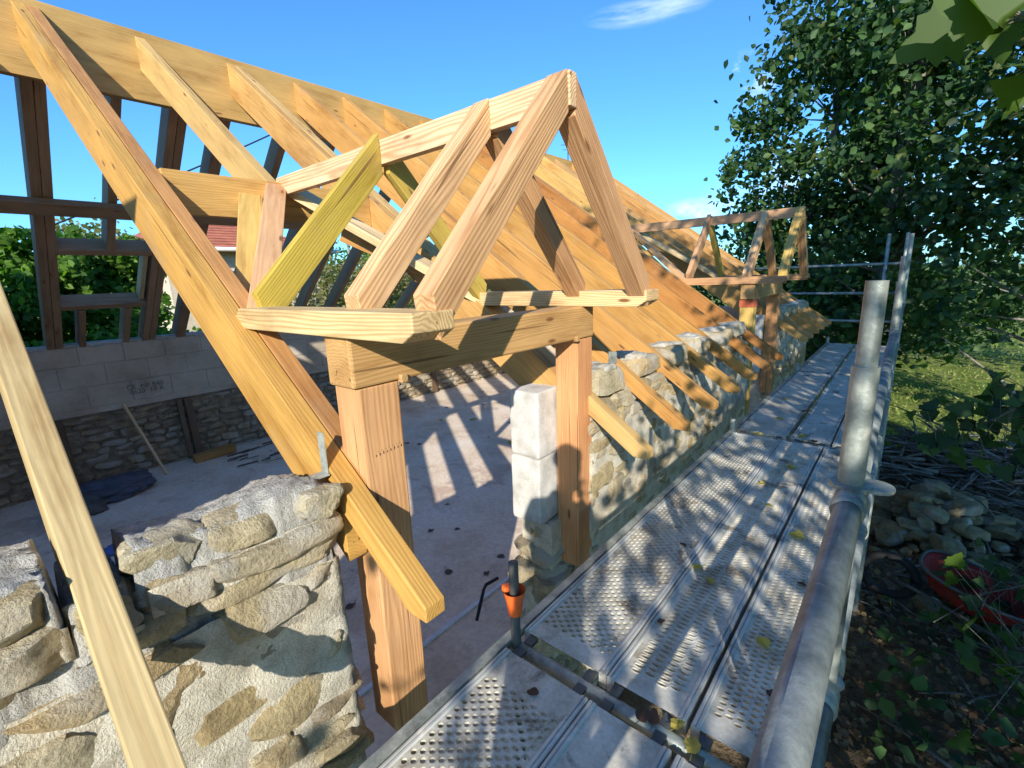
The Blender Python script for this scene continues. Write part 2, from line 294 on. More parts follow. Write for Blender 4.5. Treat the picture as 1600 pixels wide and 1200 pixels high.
class MB:
    def __init__(s): s.v = []; s.f = []; s.n = 0
    def add(s, v, f):
        v = np.asarray(v, float); s.v.append(v); s.f.extend([tuple(int(i)+s.n for i in q) for q in f]); s.n += len(v)
    def box(s, lo, hi):
        x0, y0, z0 = lo; x1, y1, z1 = hi
        s.add([(x0,y0,z0),(x1,y0,z0),(x1,y1,z0),(x0,y1,z0),(x0,y0,z1),(x1,y0,z1),(x1,y1,z1),(x0,y1,z1)],
              [(0,3,2,1),(4,5,6,7),(0,1,5,4),(1,2,6,5),(2,3,7,6),(3,0,4,7)])
    def tube(s, pts, rad, n=12, cap=True):
        pts = [Vector(p) for p in pts]; rr = rad if isinstance(rad, (list, tuple)) else [rad]*len(pts)
        ref = Vector((0, 0, 1)); vs = []
        for i, p in enumerate(pts):
            t = (pts[min(i+1, len(pts)-1)]-pts[max(i-1, 0)]).normalized()
            a = t.cross(ref)
            if a.length < .05: a = t.cross(Vector((1, 0, 0)))
            a.normalize(); b = t.cross(a)
            for k in range(n):
                an = 2*math.pi*k/n; vs.append(p+(a*math.cos(an)+b*math.sin(an))*rr[i])
        fs = []
        for i in range(len(pts)-1):
            for k in range(n): fs.append((i*n+k, i*n+(k+1) % n, (i+1)*n+(k+1) % n, (i+1)*n+k))
        if cap: fs.append(tuple(range(n-1, -1, -1))); fs.append(tuple((len(pts)-1)*n+k for k in range(n)))
        s.add([tuple(v) for v in vs], fs)
    def mesh(s, name):
        me = bpy.data.meshes.new(name); v = np.concatenate(s.v) if s.v else np.zeros((0, 3))
        me.from_pydata(v.tolist(), [], s.f); me.update(); return me
    def build(s, name, material, parent=None, smooth=False): return link(name, s.mesh(name), material, parent, None, smooth)
def tube_obj(name, p0, p1, r, material, parent, n=16, hollow=False):
    mb = MB(); p0 = Vector(p0); p1 = Vector(p1); d = (p1-p0).normalized()
    mb.tube([p0, p1], r, n, cap=not hollow)
    if hollow: mb.tube([p1, p1+d*.0001, p1-d*.05], [r, r*.82, r*.80], n, cap=False); mb.tube([p0, p0+d*.0005], [r, r], n)
    o = mb.build(name, material, parent, True)
    return o

# unit cube-sphere used for stones
_cs = {}
def cubesphere(n):
    if n in _cs: return _cs[n]
    bm = bmesh.new(); bmesh.ops.create_cube(bm, size=2.0)
    bmesh.ops.subdivide_edges(bm, edges=list(bm.edges), cuts=n, use_grid_fill=True)
    v = np.array([x.co[:] for x in bm.verts]); f = [tuple(q.index for q in fc.verts) for fc in bm.faces]; bm.free()
    _cs[n] = (v, f); return _cs[n]
def add_stone(mb, c, half, n=5, k=4.0, rough=.12, rot=0, seed=0, tilt=0, fscale=1.0, cuts=13):
    v, f = cubesphere(n); rs = np.random.default_rng(seed+1)
    r = (np.abs(v)**k).sum(1)**(1/k); p = v/r[:, None]
    for _ in range(cuts):
        nn = rs.normal(size=3)*np.array([1.0, .9, .7]); nn /= np.linalg.norm(nn); dd = p@nn; lim = np.abs(nn).sum()*rs.uniform(.52, .84)
        p = p-nn*np.maximum(0, dd-lim)[:, None]
    sx, sy, sz = half
    q = p*np.array([sx, sy, sz]); o = Vector((seed*3.17, seed*1.31, seed*7.7)); s0 = min(half)
    fr = fscale/max(.02, (sx+sy+sz)/3)
    out = np.empty_like(q)
    for i in range(len(q)):
        a = Vector(q[i]); d = noise.noise(a*fr*.55+o)*1.5+noise.noise(a*fr*1.5+o)*.8+noise.noise(a*fr*4+o)*.35+noise.noise(a*fr*9+o)*.14
        out[i] = q[i]+p[i]*d*rough*s0*1.35
    ca, sa = math.cos(rot), math.sin(rot)
    y = out[:, 1]*ca-out[:, 2]*sa; z = out[:, 1]*sa+out[:, 2]*ca; out[:, 1] = y; out[:, 2] = z
    if tilt:
        ca, sa = math.cos(tilt), math.sin(tilt); x = out[:, 0]*ca-out[:, 2]*sa; z = out[:, 0]*sa+out[:, 2]*ca; out[:, 0] = x; out[:, 2] = z
    mb.add(out+np.array(c), f)

# ------------------------------------------------------------------ ground and slab
def sheet(name, x0, x1, y0, y1, z, material, nx=2, ny=2, amp=0, sc=1):
    mb = MB(); xs = np.linspace(x0, x1, nx); ys = np.linspace(y0, y1, ny); v = []
    for yy in ys:
        for xx in xs:
            v.append((xx, yy, z+(noise.noise(Vector((xx*sc, yy*sc, 0)))*amp if amp else 0)))
    f = [(j*nx+i, j*nx+i+1, (j+1)*nx+i+1, (j+1)*nx+i) for j in range(ny-1) for i in range(nx-1)]
    mb.add(v, f); o = mb.build(name, material, None, True); tag(o, kind='structure'); return o
GZ = -2.85
sheet('ground', -400, 400, -400, 500, GZ-.08, M['grass_g'])
sheet('rubble_yard', -1.6, 9, -6, 9.4, GZ, M['earth'], 90, 130, .12, 1.3)
sheet('meadow', -40, 60, 8.6, 90, GZ+.03, M['grass_g'], 60, 60, .10, .3)
mb = MB(); mb.box((-8.9, -5, -2.80), (-1.42, 10.0, -2.68)); o = mb.build('floor', M['slab']); tag(o, kind='structure')

# ------------------------------------------------------------------ front stone walls (outer face X=-1.375)
XF = -1.375
def stone_wall(y0, y1, z0, z1, res, mean_l, mean_h, seed=0, xin=-1.75, mo=-.009, top=None, root=None, name='stone_wall', label='', group=None, bed=True):
    rnd = random.Random(seed)
    if root is None: root = empty(name, ((XF+xin)/2, (y0+y1)/2, z0), label, 'stone wall', group)
    mb = MB(); st = .03 if res >= 6 else .07
    ny = max(6, int((y1-y0)/st)); nz = max(6, int((z1-z0)/st))
    ys = np.linspace(y0+.015, y1-.02, ny); zs = np.linspace(z0, z1-.10, nz); v = []
    for zz in zs:
        for yy in ys:
            d = noise.noise(Vector((0, yy*7, zz*7)))*.016+noise.noise(Vector((3, yy*25, zz*25)))*.012+noise.noise(Vector((3, yy*60, zz*60)))*.006
            v.append((XF+mo+d, yy, zz))
    f = [(j*ny+i, j*ny+i+1, (j+1)*ny+i+1, (j+1)*ny+i) for j in range(nz-1) for i in range(ny-1)]
    b0 = len(v)
    for zz in zs: v.append((xin, ys[0], zz)); v.append((xin, ys[-1], zz))
    for j in range(nz-1):
        f.append((b0+2*j, j*ny, (j+1)*ny, b0+2*j+2)); f.append((j*ny+ny-1, b0+2*j+1, b0+2*j+3, (j+1)*ny+ny-1)); f.append((b0+2*j+1, b0+2*j, b0+2*j+2, b0+2*j+3))
    mb.add(v, f); mb.build('mortar_core', M['mortar'], root, True)
    sb = MB(); z = z0; k = seed*100
    while z < z1-.03:
        h = mean_h*rnd.uniform(.7, 1.35)
        if z+h > z1-.05: h = z1-z
        y = y0-rnd.uniform(0, mean_l)*.6
        while y < y1:
            l = mean_l*rnd.uniform(.45, 1.5); e = y+l
            if e > y1-.08: e = y1+rnd.uniform(-.035, .02)
            ya = max(y, y0-.01)
            if e-ya > .05:
                parts = [(z, z+h)]
                if h > mean_h*1.15 and rnd.random() < .45 and e-ya < mean_l*.9: mid = z+h*rnd.uniform(.4, .6); parts = [(z, mid), (mid, z+h)]
                for za, zb in parts:
                    out = rnd.uniform(-.016, .018); dp = rnd.uniform(.05, .08); k += 1
                    add_stone(sb, (XF-dp+out, (ya+e)/2, (za+zb)/2+rnd.uniform(-.008, .008)), (dp*1.12, (e-ya)/2*1.04, (zb-za)/2*rnd.uniform(.95, 1.08)), res, rnd.choice((5, 7, 9)), .15, rnd.uniform(-.10, .10), k)
            if e >= y1-.05: break
            y = e+rnd.uniform(.0, .022)
        z += h*.99
    sb.build('stonework', M['stone'], root, 24)
    if not bed: return root
    tb = MB(); n1 = max(8, int((y1-y0)/.012)) if res >= 6 else max(8, int((y1-y0)/.05)); n2 = 30 if res >= 6 else 9; v = []
    for j in range(n2):
        s = j/(n2-1); xx = XF-.02+(xin-XF+.04)*s
        for i in range(n1):
            yy = y0+(y1-y0-.02)*i/(n1-1)
            tz = top(yy, s) if top else 0
            dz = noise.noise(Vector((xx*9, yy*5, seed)))*.022+noise.noise(Vector((xx*30, yy*30, 2)))*.012+noise.noise(Vector((xx*80, yy*80, 2)))*.008+noise.noise(Vector((xx*170, yy*170, 2)))*.005
            edge = -.15 if j in (0, n2-1) or i in (0, n1-1) else 0
            v.append((xx+noise.noise(Vector((0, yy*12, 3)))*.03+noise.noise(Vector((0, yy*40, 3)))*.012, yy+noise.noise(Vector((xx*14, 7, 3)))*.02*(i in (0, 1, n1-2, n1-1)), z1+.006+dz+tz+edge))
    f = [(j*n1+i, (j+1)*n1+i, (j+1)*n1+i+1, j*n1+i+1) for j in range(n2-1) for i in range(n1-1)]
    tb.add(v, f); tb.build('cement_bed', M['cement'], root, True)
    return root
fg = stone_wall(-1.6, .705, GZ, -.80, 11, .30, .125, seed=3, bed=True, top=lambda y, s: -.01, label='rough limestone wall with cement bed on top, in the left foreground', group='front stone walls')
stone_wall(-1.6, .050, -.82, -.635, 9, .32, .11, seed=23, top=lambda y, s: (.06*s-.02)*min(1, max(0, -y*8)), root=fg)
stone_wall(.035, .180, -.84, -.715, 9, .12, .10, seed=27, top=lambda y, s: 0, root=fg)
stone_wall(.165, .705, -.82, -.635, 11, .25, .095, seed=16, top=lambda y, s: -.06*s**1.4+.02*math.sin(y*14), root=fg)
rw = stone_wall(2.30, 6.02, GZ, -.80, 5, .24, .11, seed=5, mo=.000, label='sunlit and leaf-shaded stone wall under the row of rafter tails', group='front stone walls')
rw2 = stone_wall(7.50, 10.0, GZ, -.80, 3, .24, .12, seed=8, label='far end piece of stone wall beyond the second dormer', group='front stone walls')
def head_stones(root, ys, n, zc, hw=.235):
    hb = MB(); rr = random.Random(int(ys[0]*10))
    for i, y in enumerate(ys):
        sp = rr.uniform(-.06, .06)
        add_stone(hb, (XF-.10, y-.11+sp, zc-.20), (.12, .13, .075), n, 6, .16, 0, 900+i*7); add_stone(hb, (XF-.11, y+.13+sp*.5, zc-.21), (.12, .12, .08), n, 6, .16, 0, 901+i*7)
        add_stone(hb, (XF-.13, y-.02, zc-.055), (.145, hw-.02, .085), n, 6, .14, rr.uniform(-.05, .05), 902+i*7)
        add_stone(hb, (XF-.29, y, zc-.12), (.10, hw, .12), n, 6, .14, 0, 903+i*7)
    hb.build('head_stones', M['stone'], root, 24)
    cb = MB()
    for i, y in enumerate(ys): add_stone(cb, (XF-.17, y, zc+.022), (.12, hw-.085, .020), n+8, 4, .75, 0, 950+i, cuts=7)
    cb.build('cement_cap', M['lime'], root, True)
head_stones(rw, [2.635, 3.23, 3.82, 4.41, 5.0, 5.62], 6, -.615)
head_stones(rw2, [7.75, 8.26, 8.85, 9.38, 9.80], 3, -.62)
def rubble_footing(root, y0, y1, z0, z1, sd):
    mb2 = MB(); rnd = random.Random(sd)
    for i in range(46):
        add_stone(mb2, (rnd.uniform(-1.70, -1.50), rnd.uniform(y0+.06, y1), rnd.uniform(z0, z1)), (rnd.uniform(.08, .14), rnd.uniform(.09, .15), rnd.uniform(.045, .08)), 5, 6, .16, rnd.uniform(-.2, .2), sd*10+i)
    cbx = MB(); cbx.box((-1.73, y0+.06, -2.82), (-1.50, y1, -1.475)); cbx.build('footing_core', M['mortar'], root)
    mb2.build('footing_stones', M['stone'], root, 24)
rubble_footing(rw, 2.02, 2.36, -2.78, -1.50, 31)
# block jambs
def jamb(y0, y1, label):
    root = empty('block_jamb', (-1.645, (y0+y1)/2, -1.42), label, 'block pillar', 'pale block jambs of the openings')
    zz = [(-1.46, -1.04), (-1.036, -.635)]
    for a, b_ in zz:
        bk = MB(); add_stone(bk, (-1.645, (y0+y1)/2, (a+b_)/2), (.108, (y1-y0)/2, (b_-a)/2), 26, 26, .022, 0, int(y0*10)+int(-a*7), cuts=0); bk.build('concrete_block', M['whiteblock'], root, 30)
    return root
jamb(2.02, 2.30, 'white concrete block jamb behind the right post of the near dormer')
jamb(7.25, 7.50, 'white concrete block jamb under the second dormer')
# threshold strip of the opening
mb = MB(); mb.box((-2.52, .70, -2.676), (-2.49, 2.9, -2.655)); o = mb.build('threshold_edge_strip', M['whitepl']); tag(o, 'pale plastic edging strip on the floor across the door opening', 'edging strip')

# ------------------------------------------------------------------ back wall
XB = -8.75
bw = empty('back_wall', (XB-.25, 3, -2.8), 'long back wall of rough stone topped with three courses of concrete blocks', 'stone wall')
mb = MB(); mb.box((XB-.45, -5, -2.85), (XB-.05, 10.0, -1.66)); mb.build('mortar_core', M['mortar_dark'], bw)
sb = MB(); rnd = random.Random(4); z = -2.72; k = 5000
while z < -1.72:
    h = rnd.uniform(.07, .13); y = -2.0
    while y < 10.0:
        l = rnd.uniform(.10, .42); k += 1
        add_stone(sb, (XB-.07+rnd.uniform(-.03, .015), y+l/2, z+h/2+rnd.uniform(-.015, .015)), (.07, l/2*1.0, h/2*rnd.uniform(.7, 1.05)), 3, rnd.choice((4, 6, 8)), .2, rnd.uniform(-.15, .15), k)
        y += l
    z += h*.97
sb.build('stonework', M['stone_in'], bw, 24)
mb = MB(); mb.box((XB-.45, -5, -1.66), (XB-.012, 10.0, -1.565)); mb.build('concrete_band', M['block'], bw)
mb = MB()
for r_ in range(3):
    z0 = -1.565+r_*.302; y = -5+(r_ % 2)*.25
    while y < 10.0:
        mb.box((XB-.25, y+.004, z0+.004), (XB+random.uniform(-.004, .004), min(y+.496, 10), z0+.298)); y += .5
mb.build('block_courses', M['block'], bw)
mb = MB(); mb.box((XB-.24, -5, -1.57), (XB-.010, 10, -.664)); mb.build('joint_mortar', M['mortar'], bw)
tb = MB(); v = []; n1 = 300
for j in range(6):
    for i in range(n1):
        yy = -5+15*i/(n1-1); xx = XB-.26+.28*j/5
        v.append((xx, yy, -.652+noise.noise(Vector((xx*20, yy*9, 0)))*.02-(.05 if j in (0, 5) else 0)))
tb.add(v, [(j*n1+i, j*n1+i+1, (j+1)*n1+i+1, (j+1)*n1+i) for j in range(5) for i in range(n1-1)])
tb.build('cement_bed', M['cement'], bw, True)
for (ya, yb) in ((.42, .72), (1.86, 2.0), (2.03, 2.12), (3.22, 3.42)):
    pass
for y_, w_ in ((.60, .20), (2.06, .07), (2.18, .10), (3.55, .16), (5.4, .14), (7.3, .14)):
    beam('wall_stud', (XB+.03, y_, -2.67), (XB+.02, y_-.02, -1.67), .05, w_, (.16, .11, .075), bw, up=(0, 1, 0))
# ink stamp on a block
sroot = MB()
try:
    cu = bpy.data.curves.new('stamp', 'FONT'); cu.body = 'CE  NF B40\n 0620  10 A'; cu.size = .095; cu.extrude = .0008; cu.space_line = .8
    to = bpy.data.objects.new('tmp', cu); C.objects.link(to); bpy.context.view_layer.update()
    me = bpy.data.meshes.new_from_object(to.evaluated_get(bpy.context.evaluated_depsgraph_get())); bpy.data.objects.remove(to)
    me.name = 'ink_stamp'
    mm = Matrix(((0, 0, 1, XB+.006), (1, 0, 0, 1.44), (0, 1, 0, -1.40), (0, 0, 0, 1)))
    link('ink_stamp', me, M['ink2'], bw, mm)
except Exception as ex: print('stamp', ex)
# gable wall at the far end
mb = MB(); mb.box((XB-.45, 10.0, -2.9), (XF-.01, 10.3, -.72)); o = mb.build('gable_wall', M['block']); tag(o, 'low concrete block gable wall closing the far end of the building', 'wall')
# brackets, tarp, planks, rubbish on the floor
o = beam('wood_offcut', (-8.45, 2.02, -2.62), (-8.45, 2.62, -2.60), .16, .12, ORG, None); tag(o, 'short orange timber offcut lying at the foot of the back wall', 'timber')
o = beam('leaning_batten', (-8.25, 1.60, -2.67), (-8.72, 1.36, -1.60), .035, .03, PAL, None); tag(o, 'thin pale batten leaning against the back wall', 'batten')
def cloth_heap(name, c, sx, sy, sz, material, seed):
    v, f = cubesphere(20); r = np.sqrt((v**2).sum(1)); p = v/r[:, None]; out = []
    for q_ in p:
        a = Vector(q_); d = 1+.35*noise.noise(a*1.7+Vector((seed, 0, 0)))+.22*abs(noise.noise(a*4+Vector((seed, 2, 0))))+.10*abs(noise.noise(a*9))
        out.append((c[0]+q_[0]*sx*d, c[1]+q_[1]*sy*d, c[2]+max(q_[2], -.2)*sz*d))
    mb = MB(); mb.add(out, f); return mb.build(name, material, None, True)
o = cloth_heap('crumpled_tarpaulin', (-8.1, .98, -2.62), .38, .40, .15, M['tarp'], 3); tag(o, 'crumpled dark grey blue tarpaulin heaped on the floor by the back wall', 'tarpaulin')
o = cloth_heap('rubbish_heap', (-7.8, .55, -2.64), .30, .28, .12, M['darkmetal'], 9); tag(o, 'dark heap of rubbish on the floor left of the tarpaulin', 'rubbish')
o = cloth_heap('blue_film', (-6.22, .84, -2.668), .14, .36, .02, M['bluefilm'], 5); tag(o, 'flat scrap of blue plastic film on the floor behind the near wall', 'plastic film')
sk = MB(); rnd = random.Random(9)
for i in range(26):
    y = rnd.uniform(2.3, 4.6); x = rnd.uniform(-8.5, -7.4); a = rnd.uniform(-.5, .5); l = rnd.uniform(.12, .5)
    sk.tube([(x, y, -2.665), (x+math.sin(a)*l*.4, y+math.cos(a)*l, -2.66)], rnd.uniform(.006, .018), 5)
o = sk.build('wood_scraps', M['stick']); tag(o, 'scatter of thin wood scraps on the floor along the back wall', 'wood scraps', kind='stuff')

# ------------------------------------------------------------------ roof frame
S = .707; A = math.atan(S); CA, SA = math.cos(A), math.sin(A)
UD = Vector((-CA, 0, SA)); ND = Vector((SA, 0, CA))
roof = empty('timber_roof_frame', (-5.5, 3, -.65), 'long timber roof frame of ridge beam and rafters standing on the stone walls', 'roof frame')
def rafter_front(y0, y1, colr, u0=0, u1=None, tail=True, depth=.25, name='rafter', z_off=0):
    w_ = y1-y0
    ue = 5.463; ub = 5.463-depth*S
    if u1 is not None: ue = ub = u1
    if tail: poly = [(0, 0), (-.029, -.041), (.042, -.091), (.450, -.091), (.338, -depth), (ub, -depth), (ue, 0)]
    else: poly = [(u0, 0), (u0, -depth), (ub, -depth), (ue, 0)]
    if not tail: poly = [(u0, -depth), (ub, -depth), (ue, 0), (u0, 0)]
    o_ = Vector((-1, (y0+y1)/2, -.955+z_off))
    me = prism_mesh(poly, w_, .004); me.name = name
    mm = Matrix((UD, -Vector((0, 1, 0)), ND)).transposed().to_4x4()
    if mm.determinant() < 0: mm = Matrix((UD, Vector((0, 1, 0)), ND)).transposed().to_4x4()
    mm.translation = o_
    o = link(name, me, M['wood'], roof, mm); o.color = jit(colr); return o
rb = beam('ridge_beam', (-5.5, -4.6, 1.965), (-5.5, 10.08, 1.965), .08, .57, (.52, .335, .12), roof)
for y in (-4.09, -3.40, -2.71, -2.02, -1.33, -.64): rafter_front(y, y+.075, HON)
rafter_front(.052, .128, (.50, .39, .20))
rafter_front(.735, .812, (.54, .31, .085))
rafter_front(.816, .892, (.47, .25, .09), u0=.47, tail=False)           # doubled trimmer behind it
rafter_front(1.49, 1.565, (.56, .38, .14), u0=2.78, tail=False, depth=.22)      # centre rafter cut at the header
rafter_front(2.225, 2.300, HON, u0=.47, tail=False)
rafter_front(2.304, 2.380, (.60, .41, .16))
yy = 2.895
while yy < 6.0:
    rafter_front(yy, yy+.075, random.choice((ORG, ORG, (.46, .25, .065), (.39, .18, .05)))); yy += .59
rafter_front(5.92, 5.995, ORG, u0=.47, tail=False)
rafter_front(6.72, 6.795, HON, u0=2.78, tail=False)
rafter_front(7.50, 7.575, HON)
for y in (7.93, 8.52, 9.11, 9.60, 9.97): rafter_front(y, y+.075, random.choice((ORG, (.46, .28, .12))))
# rear slope: z_top = 6.74 + .82 x
SR = .82; AR = math.atan(SR)
def rafter_rear(y0, y1, x1=-9.35, x0=-5.545, depth=.21, colr=SHD, name='rear_rafter'):
    w_ = y1-y0; d = Vector((-1, 0, -SR)).normalized(); n_ = Vector((-SR, 0, 1)).normalized()
    ln = (x0-x1)/math.cos(AR)
    poly = [(0, 0), (depth*SR, -depth) if x0 > -5.6 else (0, -depth), (ln, -depth), (ln, 0)]
    me = prism_mesh(poly, w_, .004); me.name = name
    mm = Matrix((d, -Vector((0, 1, 0)), n_)).transposed().to_4x4()
    if mm.determinant() < 0: mm = Matrix((d, Vector((0, 1, 0)), n_)).transposed().to_4x4()
    mm.translation = Vector((x0, (y0+y1)/2, 6.74+.82*x0))
    o = link(name, me, M['wood'], roof, mm); o.color = jit(colr); return o
for y in (-3.9, -3.2, -2.5, -1.8, -1.1, -.4, .12): rafter_rear(y, y+.075)
rafter_rear(.715, .793); rafter_rear(.797, .875)
rafter_rear(1.30, 1.38, x1=-7.42)
rafter_rear(1.75, 1.827); rafter_rear(1.831, 1.91)
rafter_rear(2.18, 2.30); 
y = 2.86
while y < 10.0: rafter_rear(y, y+.08); y += .59
def rear_pt(x, y, dn): return Vector((x, y, 6.74+.82*x))-Vector((-SR, 0, 1)).normalized()*dn
def rear_cross(xc, y0, y1, h, w_, dn, name):
    a = rear_pt(xc, y0, dn); b = rear_pt(xc, y1, dn)
    return beam(name, a, b, w_, h, SHD, roof, up=tuple(Vector((-SR, 0, 1)).normalized()))
rear_cross(-6.90, -4, 10.0, .08, .16, .265, 'purlin')
rear_cross(-7.45, .877, 1.748, .19, .08, .11, 'roof_window_trimmer')
rear_cross(-8.22, .877, 1.748, .19, .08, .11, 'roof_window_trimmer')
for (y, x0) in ((1.04, -8.27), (1.52, -8.27)): rafter_rear(y, y+.07, x0=x0, name='jack_rafter')
beam('side_stud', rear_pt(-7.50, 1.70, .09), rear_pt(-8.17, 1.70, .09), .05, .14, PAL, roof)
# galvanised rafter brackets
def bracket(x, y, z, name='angle_bracket'):
    mb = MB(); mb.box((x-.02, y-.003, z-.02), (x+.02, y, z+.14)); mb.box((x-.15, y-.04, z-.022), (x+.02, y-.0035, z-.018))
    return mb
br = empty('angle_bracket', (-1.50, .73, -.60), 'galvanised angle bracket fixing the doubled rafter to the near wall', 'bracket')
mb = MB(); mb.box((-1.515, .728, -.635), (-1.475, .732, -.49)); mb.build('upright_leg', M['galv'], br)
mb = MB(); mb.box((-1.51, .50, -.638), (-1.46, .7275, -.634)); mb.build('flat_leg', M['galv'], br)
br2 = empty('angle_bracket', (-1.50, 2.89, -.57), 'galvanised angle bracket beside the first rafter right of the near dormer', 'bracket')
mb = MB(); mb.box((-1.56, 2.885, -.60), (-1.50, 2.892, -.52)); mb.build('plate', M['galv'], br2)

# ------------------------------------------------------------------ dormers
def dormer(dy, label, xs, hidden=False):
    global GRAIN
    GRAIN = .38
    d = empty('dormer_frame', (-1.45, 1.58+dy, -1.76), label, 'dormer frame', 'timber dormer frames on the front wall')
    Y = lambda y: y+dy
    X0 = xs
    # posts
    for ya, yb, cc in ((.820, .985, (.47, .33, .10) if dy else (.55, .30, .15)), (2.185, 2.345, (.54, .27, .12))):
        beam('post', (-1.45, Y((ya+yb)/2), -1.76), (-1.45, Y((ya+yb)/2), -.343), .15, yb-ya, cc, d, up=(0, 1, 0), bev=.006)
    # lintel
    lo = beam('lintel', (-1.447, Y(.80), -.252), (-1.447, Y(2.352), -.252), .156, .176, (.52, .32, .13), d, bev=.01)
    for yk, zk in ((1.0, -.335), (2.17, -.335)): beam('peg', (-1.40, Y(yk), zk), (-1.355, Y(yk), zk), .03, .03, (.5, .32, .15), d, bev=.004)
    GRAIN = .8
    # side plates with undercut front end
    for yc in (.852, 2.308):
        ln = 1.26 if yc < 1 else 1.28
        poly = [(0, .0425), (0, -.012), (.05, -.0425), (ln, -.0425), (ln-.10, .0425)]
        beam('side_plate', (X0, Y(yc), -.1215), (X0-ln, Y(yc), -.1215), .155, .085, (.50, .29, .15) if dy else (.66, .48, .26), d, poly=[(p[0], p[1]) for p in poly], bev=.005)
    # ridge board
    zr = .655
    ln = 3.30+X0
    beam('ridge_board', (X0-.004, Y(1.58), zr), (-3.33, Y(1.58), zr), .045, .115, (.52, .31, .18) if dy else (.66, .45, .29), d, bev=.003, poly=None)
    # rafter pairs
    apex_z = .70
    def leg(xc, side, colr, th=.075, dp=.085, foot=None):
        yf = 1.58-side*.70; yf2 = Y(yf)
        a = Vector((xc, Y(1.58-side*.024), apex_z-.055)); f_ = Vector((xc, yf2, -.09 if foot is None else foot))
        dd = (f_-a); l_ = dd.length; dn = dd.normalized()
        # local: x along leg, z normal to the roof slope (outward), y = thickness (world X)
        up = Vector((0, -side, 1)).normalized()
        t = math.tan(math.atan2(abs(dd.y), abs(dd.z)))
        poly = [(0+.0, dp/2), (dp*t*1.0, -dp/2), (l_-dp/2*t*.0, -dp/2), (l_+dp*.45, -dp/2), (l_-dp*.45, dp/2)]
        poly = [(-dp*.5, dp/2), (dp*.5, -dp/2), (l_+.055, -dp/2), (l_-.03, dp/2)]
        return beam('dormer_rafter', a, f_, th, dp, colr, d, up=tuple(up), poly=poly, bev=.003)
    leg(X0-.055, 1, (.46, .33, .10) if dy else PNK, .09, .10); leg(X0-.055, -1, PNK, .09, .10)
    leg(X0-.43, 1, (.60, .40, .21), .085, .10); leg(X0-.43, -1, (.52, .31, .15), .085, .10)
    GRAIN = .28
    leg(-2.17, 1, PNK if dy else YEL, .05, .14); leg(-2.17, -1, (.55, .40, .09), .05, .12)
    # valley rafters lying on the main slope
    for side, cc in ((1, PNK), (-1, PAL)):
        a = Vector((-3.30, Y(1.58-side*.04), .655)); b = Vector((-2.16, Y(1.58-side*.72), -.135))
        beam('valley_rafter', a, b, .12, .055, cc, d, up=tuple(ND), bev=.004)
    beam('valley_strut', (-3.28, Y(1.36), .575), (-2.36, Y(.895), -.10), .13, .04, (.56, .37, .12), d, up=tuple(ND), bev=.003)
    # trimmer board between the doubled rafters
    beam('trimmer', (-3.29, Y(.893), .555), (-3.29, Y(2.224), .555), .05, .24, (.60, .36, .12), d, bev=.004)
    beam('jack_rafter', (-3.2, Y(1.93), .36), (-2.55, Y(2.21), .05), .05, .10, ORG, d)
    GRAIN = .32
    return d
dormer(0, 'near pitched dormer frame of pale and pink timber on two heavy posts', -1.0)
d2 = dormer(5.20, 'far dormer frame beyond the row of rafter tails, partly shaded by leaves', -1.06)
mb = MB(); mb.box((-1.53, 6.012, -.43), (-1.371, 6.192, -.346)); o = mb.build('red_paint_mark', M['dullred'], d2); o.name = 'red_painted_end'
# stamp dots on the near left post
mb = MB()
for i in range(9):
    y = .83+i*.0155
    mb.box((XF+.0005, y+.03, -.595+i*.001), (XF+.0015, y+.0325, -.588+i*.001+(i % 3)*.002))
mb.box
for i in range(7):
    y = .84+i*.0155; mb.box((XF+.0005, y+.03, -.578+i*.001), (XF+.0015, y+.032, -.576+i*.001))
dn = [o for o in bpy.data.objects if o.name == 'dormer_frame'][0]
mb.build('ink_stamp_marks', M['ink'], dn)

# ------------------------------------------------------------------ scaffold
DZ = -1.38
def perf_cells(mb, x0, x1, y0, y1, z, sw, cl, hx, hy, raise_=0.0, seg=8):
    ns = int((x1-x0)/sw); off = ((x1-x0)-ns*sw)/2
    if off > 1e-4:
        mb.add([(x0, y0, z), (x0+off, y0, z), (x0+off, y1, z), (x0, y1, z)], [(0, 1, 2, 3)])
        mb.add([(x1-off, y0, z), (x1, y0, z), (x1, y1, z), (x1-off, y1, z)], [(0, 1, 2, 3)])
    nc = int((y1-y0)/cl)-1
    sq = np.array([(1, 0), (1, 1), (0, 1), (-1, 1), (-1, 0), (-1, -1), (0, -1), (1, -1)], float)
    an = np.arctan2(sq[:, 1], sq[:, 0]); el = np.stack([np.cos(an)*hx, np.sin(an)*hy], 1)
    cell = np.concatenate([np.c_[sq*np.array([sw/2, cl/2]), np.zeros(8)], np.c_[el*1.25, np.full(8, raise_)], np.c_[el, np.full(8, raise_)], np.c_[el, np.full(8, -.010)]])
    fs = []
    for r_ in range(3):
        for k in range(8): fs.append((r_*8+k, r_*8+(k+1) % 8, (r_+1)*8+(k+1) % 8, (r_+1)*8+k))
    for s_ in range(ns):
        xc = x0+off+sw*(s_+.5); yo = y0+(cl*.5 if s_ % 2 else 0)
        for c_ in range(nc): mb.add(cell+np.array([xc, yo+cl*(c_+.5), z]), fs)
        mb.add([(xc-sw/2, yo+cl*nc, z), (xc+sw/2, yo+cl*nc, z), (xc+sw/2, y1, z), (xc-sw/2, y1, z)], [(0, 1, 2, 3)])
        if s_ % 2: mb.add([(xc-sw/2, y0, z), (xc+sw/2, y0, z), (xc+sw/2, yo, z), (xc-sw/2, yo, z)], [(0, 1, 2, 3)])
